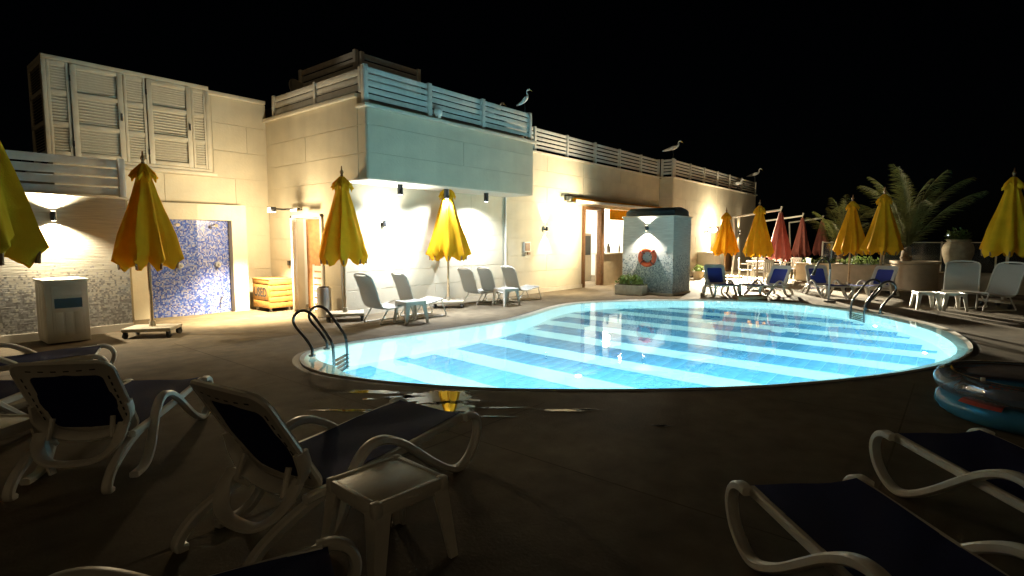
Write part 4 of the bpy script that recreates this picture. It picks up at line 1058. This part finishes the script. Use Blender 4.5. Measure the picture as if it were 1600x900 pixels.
MB().lathe([(0, 0), (.17, 0), (.19, .05), (.30, .30), (.37, .55), (.38, .70), (.34, .83), (.26, .90), (.30, .95), (.28, .97), (.22, .93), (0, .88)], 28).build('body', M['vase'], vs)
shrub(vs, 0, 0, .92, .26, .26, .42, 220, M['leaf'], lw=.06)
def palm(name, lab, loc, th, nf, L, seed, a0=0.):
    t = thing(name, lab, 'palm', loc); rnd = random.Random(seed)
    tk = MB(); P = []; rr = []
    for k in range(15):
        z = th * k / 14; P.append((.02 * math.sin(k), .02 * math.cos(k * 1.3), z)); rr.append(.12 + (.03 if k % 2 else 0) - .02 * k / 14)
    tk.tube(P, rr, 12).build('trunk', M['bark'], t)
    for i in range(nf):
        az = a0 + i * 2.39996 + rnd.uniform(-.25, .25); el = R(88 - 36 * (i / nf) ** 1.2 + rnd.uniform(-6, 6)); l = L * rnd.uniform(.82, 1.1)
        droop = rnd.uniform(.5, 1.25) * (.6 + .9 * (i / nf))
        pts = []; p = Vector((0, 0, th)); e = el; N = 16
        for k in range(N + 1):
            pts.append(p.copy()); p = p + Vector((math.cos(az) * math.cos(e), math.sin(az) * math.cos(e), math.sin(e))) * (l / N)
            e -= droop * (k / N) ** 1.1 / N * 2.6
        f = MB(); f.tube(pts, [.018 * (1 - .8 * k / N) for k in range(N + 1)], 5)
        side = Vector((-math.sin(az), math.cos(az), 0))
        for k in range(3, 60):
            q = k / 60; j = q * N; a = int(j); pp = pts[a].lerp(pts[min(a + 1, N)], j - a); d = (pts[min(a + 1, N)] - pts[a]).normalized(); upv = side.cross(d)
            ll = l * .21 * (math.sin(PI * (.08 + .9 * q)) ** .6) * rnd.uniform(.8, 1.1)
            for s in (-1, 1):
                v = (d * .95 + side * s * .62 + upv * rnd.uniform(.05, .35) - Vector((0, 0, .18 + rnd.uniform(0, .2)))).normalized(); w_ = d * .008
                e2 = pp + v * ll - Vector((0, 0, ll * .18))
                m_ = pp + v * ll * .5
                f.quad(pp - w_, pp + w_, m_ + w_, m_ - w_); f.quad(m_ - w_, m_ + w_, e2)
        f.build('frond', M['palm'], t, smooth=False)
    return t
palm('palm_tree', 'large palm with long arching fronds in the round planter', (19.99, 1.26, .80), .45, 16, 2.5, 5, 2.2)
palm('palm_tree', 'small palm left of the bright planter block parasols', (22.4, 3.3, .64), .35, 14, 2.05, 11)

# glass balustrade
def balus(lab, pts):
    t = thing('glass_balustrade', lab, 'balustrade', (0, 0, 0), 0, 'glass balustrades at the terrace edge')
    for p in pts: MB().box(-.025, .025, -.025, .025, 0, 1.45).build('post', M['fence'], t, loc=(*p, 0))
    for a, b2 in zip(pts, pts[1:]):
        g = MB(); v = Vector((b2[0] - a[0], b2[1] - a[1])); L_ = v.length; an = math.atan2(v.y, v.x)
        g.box(.04, L_ - .04, -.006, .006, .10, 1.40); g.build('glass_pane', M['glass'], t, smooth=False, loc=(*a, 0), rz=an)
        MB().box(.0, L_, -.02, .02, 1.40, 1.43).build('top_rail', M['fence'], t, loc=(*a, 0), rz=an)
balus('glass balustrade right of the large palm behind the vase', [(24.2, 2.2), (24.2, .54), (24.2, -.9), (24.2, -2.4), (24.2, -4)])
balus('glass balustrade between the small palm and the red parasols', [(24.2, 3.1), (24.2, 4.2), (26.2, 4.2), (28.6, 4.2), (31, 4.2), (33.4, 4.2)])
# city lights far away
ct = thing('distant_kiosk', 'small far bluish lit kiosk seen left of the vase through the glass', 'building', (78, 2.1, -9))
MB().box(-2, 2, -1.0, 1.0, 0, 6.4).build('wall', M['dist'], ct, smooth=False)
for z in (2.2, 3.7): MB().box(-2.05, -2.0, -.9, .9, z, z + 1.1).build('window', M['city'], ct, smooth=False)
for i, (x, y, z, lab) in enumerate(((120, 1.9, 2.2, 'far white light above the lit kiosk'), (110, -13, -8.5, 'far white light low beyond the right mesh chair'), (110, -9.0, -5.5, 'far faint light behind the right mesh chair back'))):
    t = thing('distant_lamp', lab, 'lamp', (x, y, -9), 0, 'far lamps along the shore')
    MB().tube([(0, 0, 0), (0, 0, z + 9)], .08, 6).build('pole', M['dist'], t); MB().lathe([(.01, 0), (.18, .1), (.18, .25), (.01, .35)], 8, (0, 0, z + 9)).build('head', M['citydot'], t)

# ------------------------------------------------------------------ inflatable paddling pool
ip = thing('paddling_pool', 'inflatable paddling pool with clear upper ring and blue lower ring', 'paddling pool', (6.20, -.56, 0), R(-20), s=.93)
def torus(R0, r, z, n=64, m=14, rip=0., sx=1.):
    mb = MB(); b = 0
    for i in range(n):
        w = 2 * PI * i / n; q = r * (1 + rip * abs(math.sin(w * 24)))
        for j in range(m):
            a = 2 * PI * j / m; mb.v.append(((R0 + q * math.cos(a)) * math.cos(w) * sx, (R0 + q * math.cos(a)) * math.sin(w), z + r * .98 * math.sin(a)))
    for i in range(n):
        for j in range(m):
            i2, j2 = (i + 1) % n, (j + 1) % m; mb.f.append((i * m + j, i2 * m + j, i2 * m + j2, i * m + j2))
    return mb
torus(.62, .11, .11, 96, 14, .06).build('lower_ring', M['bluepvc'], ip, ang=80)
torus(.64, .105, .30, 96, 14, .05).build('upper_ring', M['clearpvc'], ip, ang=80)
MB().lathe([(.0, .03), (.55, .035)], 32).build('floor', M['bluepvc'], ip)
for a0, a1, z in ((-60, -25, .30), (150, 178, .11), (-5, 20, .11)):
    pm_ = MB()
    N = 10
    for i in range(N + 1):
        w = R(a0 + (a1 - a0) * i / N); hh = .7 + .3 * math.sin(i * 2.1)
        for j in range(5):
            a = R(40 + 100 * hh * (j / 4 - .0)); pm_.v.append(((.635 + .113 * math.cos(a)) * math.cos(w), (.635 + .113 * math.cos(a)) * math.sin(w), z + .113 * math.sin(a)))
    for i in range(N):
        for j in range(4): pm_.f.append((i * 5 + j, i * 5 + j + 1, (i + 1) * 5 + j + 1, (i + 1) * 5 + j))
    pm_.build('red_print', M['redprint'], ip)
MB().tube([(-.61, .2, .40), (-.61, .2, .425)], .018, 10).build('valve', M['whitepaint'], ip)

# ------------------------------------------------------------------ roof clutter and birds
ds = thing('satellite_dish', 'pale satellite dish at the roof corner left of the terrace fence', 'satellite dish', (6.5, 11.5, 4.1))
MB().tube([(0, 0, 0), (0, 0, .55)], .025, 8).build('mast', M['black'], ds)
dd = MB().lathe([(.001, 0), (.10, .008), (.20, .035), (.30, .08), (.305, .07), (.20, .02), (.001, -.015)], 24); do_ = dd.build('dish', M['bincab'], ds, loc=(0, 0, .62)); do_.rotation_euler = (R(70), 0, R(20))
MB().tube([(0, 0, .5), (.25, -.25, .62)], .012, 6).box(.22, .30, -.29, -.22, .6, .68).build('feed_arm', M['black'], ds)
cdx = thing('rooftop_unit', 'dark cooling unit on the roof beside the satellite dish', 'cooling unit', (6.95, 11.0, 4.1))
MB().box(-.22, .22, -.35, .35, .05, .62).build('body', M['dist'], cdx, bevel=.02)
MB().lathe([(.16, 0), (.18, .02), (.18, .04), (.02, .045)], 18, (0, 0, .62)).build('fan_guard', M['black'], cdx)
def egret(lab, loc, rz, s, pose):
    t = thing('egret', lab, 'bird', loc, rz, 'white egrets on the roof', s)
    if pose == 'tall':   P = [(-.20, .20), (-.15, .235), (-.07, .30), (.0, .37), (.05, .44), (.065, .50), (.045, .56), (.055, .62), (.09, .655), (.125, .65), (.16, .632), (.215, .605)]
    elif pose == 'lean': P = [(-.30, .24), (-.22, .265), (-.12, .30), (.0, .335), (.10, .375), (.155, .43), (.15, .485), (.165, .53), (.21, .55), (.245, .535), (.275, .515), (.315, .485)]
    else:                P = [(-.27, .17), (-.2, .20), (-.1, .23), (.0, .25), (.09, .275), (.13, .31), (.12, .345), (.14, .38), (.18, .395), (.215, .385), (.25, .37), (.30, .35)]
    r = [.006, .022, .050, .064, .048, .026, .018, .017, .025, .022, .009, .003]
    mb = MB(); path = cr([(x, 0, z) for x, z in P], 3); rad = []
    for i in range(len(r) - 1):
        for k in range(3): rad.append(r[i] + (r[i + 1] - r[i]) * k / 3)
    rad.append(r[-1]); mb.tube(path, rad, 12, (0, 1, 0)); bd = mb.build('body', M['bird'], t, ang=180)
    bp2 = MB().tube(path[-7:], [x + .0015 for x in rad[-7:]], 8, (0, 1, 0)); bp2.build('bill', M['bill'], bd)
    for sy in (-1, 1):
        MB().tube([(-.02, sy * .025, P[3][1] - .05), (.0, sy * .025, .12), (-.01, sy * .025, 0)], .007, 6).tube([(-.03, sy * .025, .004), (.05, sy * .03, .004)], .005, 6).build('leg', M['black'], t)
        wg = MB(); b = 0
        wp = cr([(P[4][0] - .02, sy * .055, P[4][1] - .02), (P[3][0] - .02, sy * .078, P[3][1] - .0), (P[2][0] - .02, sy * .06, P[2][1] - .01), (P[0][0] - .05, sy * .01, P[0][1] - .01)], 4)
        wg.tube(wp, [.012 + .042 * math.sin(PI * min(1, .1 + .9 * k / (len(wp) - 1))) ** .8 for k in range(len(wp))], 8, (0, 0, 1), .016); wg.build('wing', M['bird'], bd)
egret('upright white egret standing on the right end post of the balcony fence', (10.72, 8.42, 4.60), R(-42), .85, 'tall')
egret('hunched egret half hidden behind the balcony fence', (10.25, 9.0, 4.32), R(-35), .95, 'lean')
egret('leaning white egret on the fence corner at the roof step', (20.34, 8.74, 4.62), R(-48), 1.2, 'lean')
egret('dim egret on the far right end of the farthest roof fence', (31.05, 8.74, 4.58), R(-50), 1.3, 'lean')
egret('small egret crouching on the coping outside the farthest roof fence', (27.9, 8.66, 3.94), R(-60), 1.3, 'low')
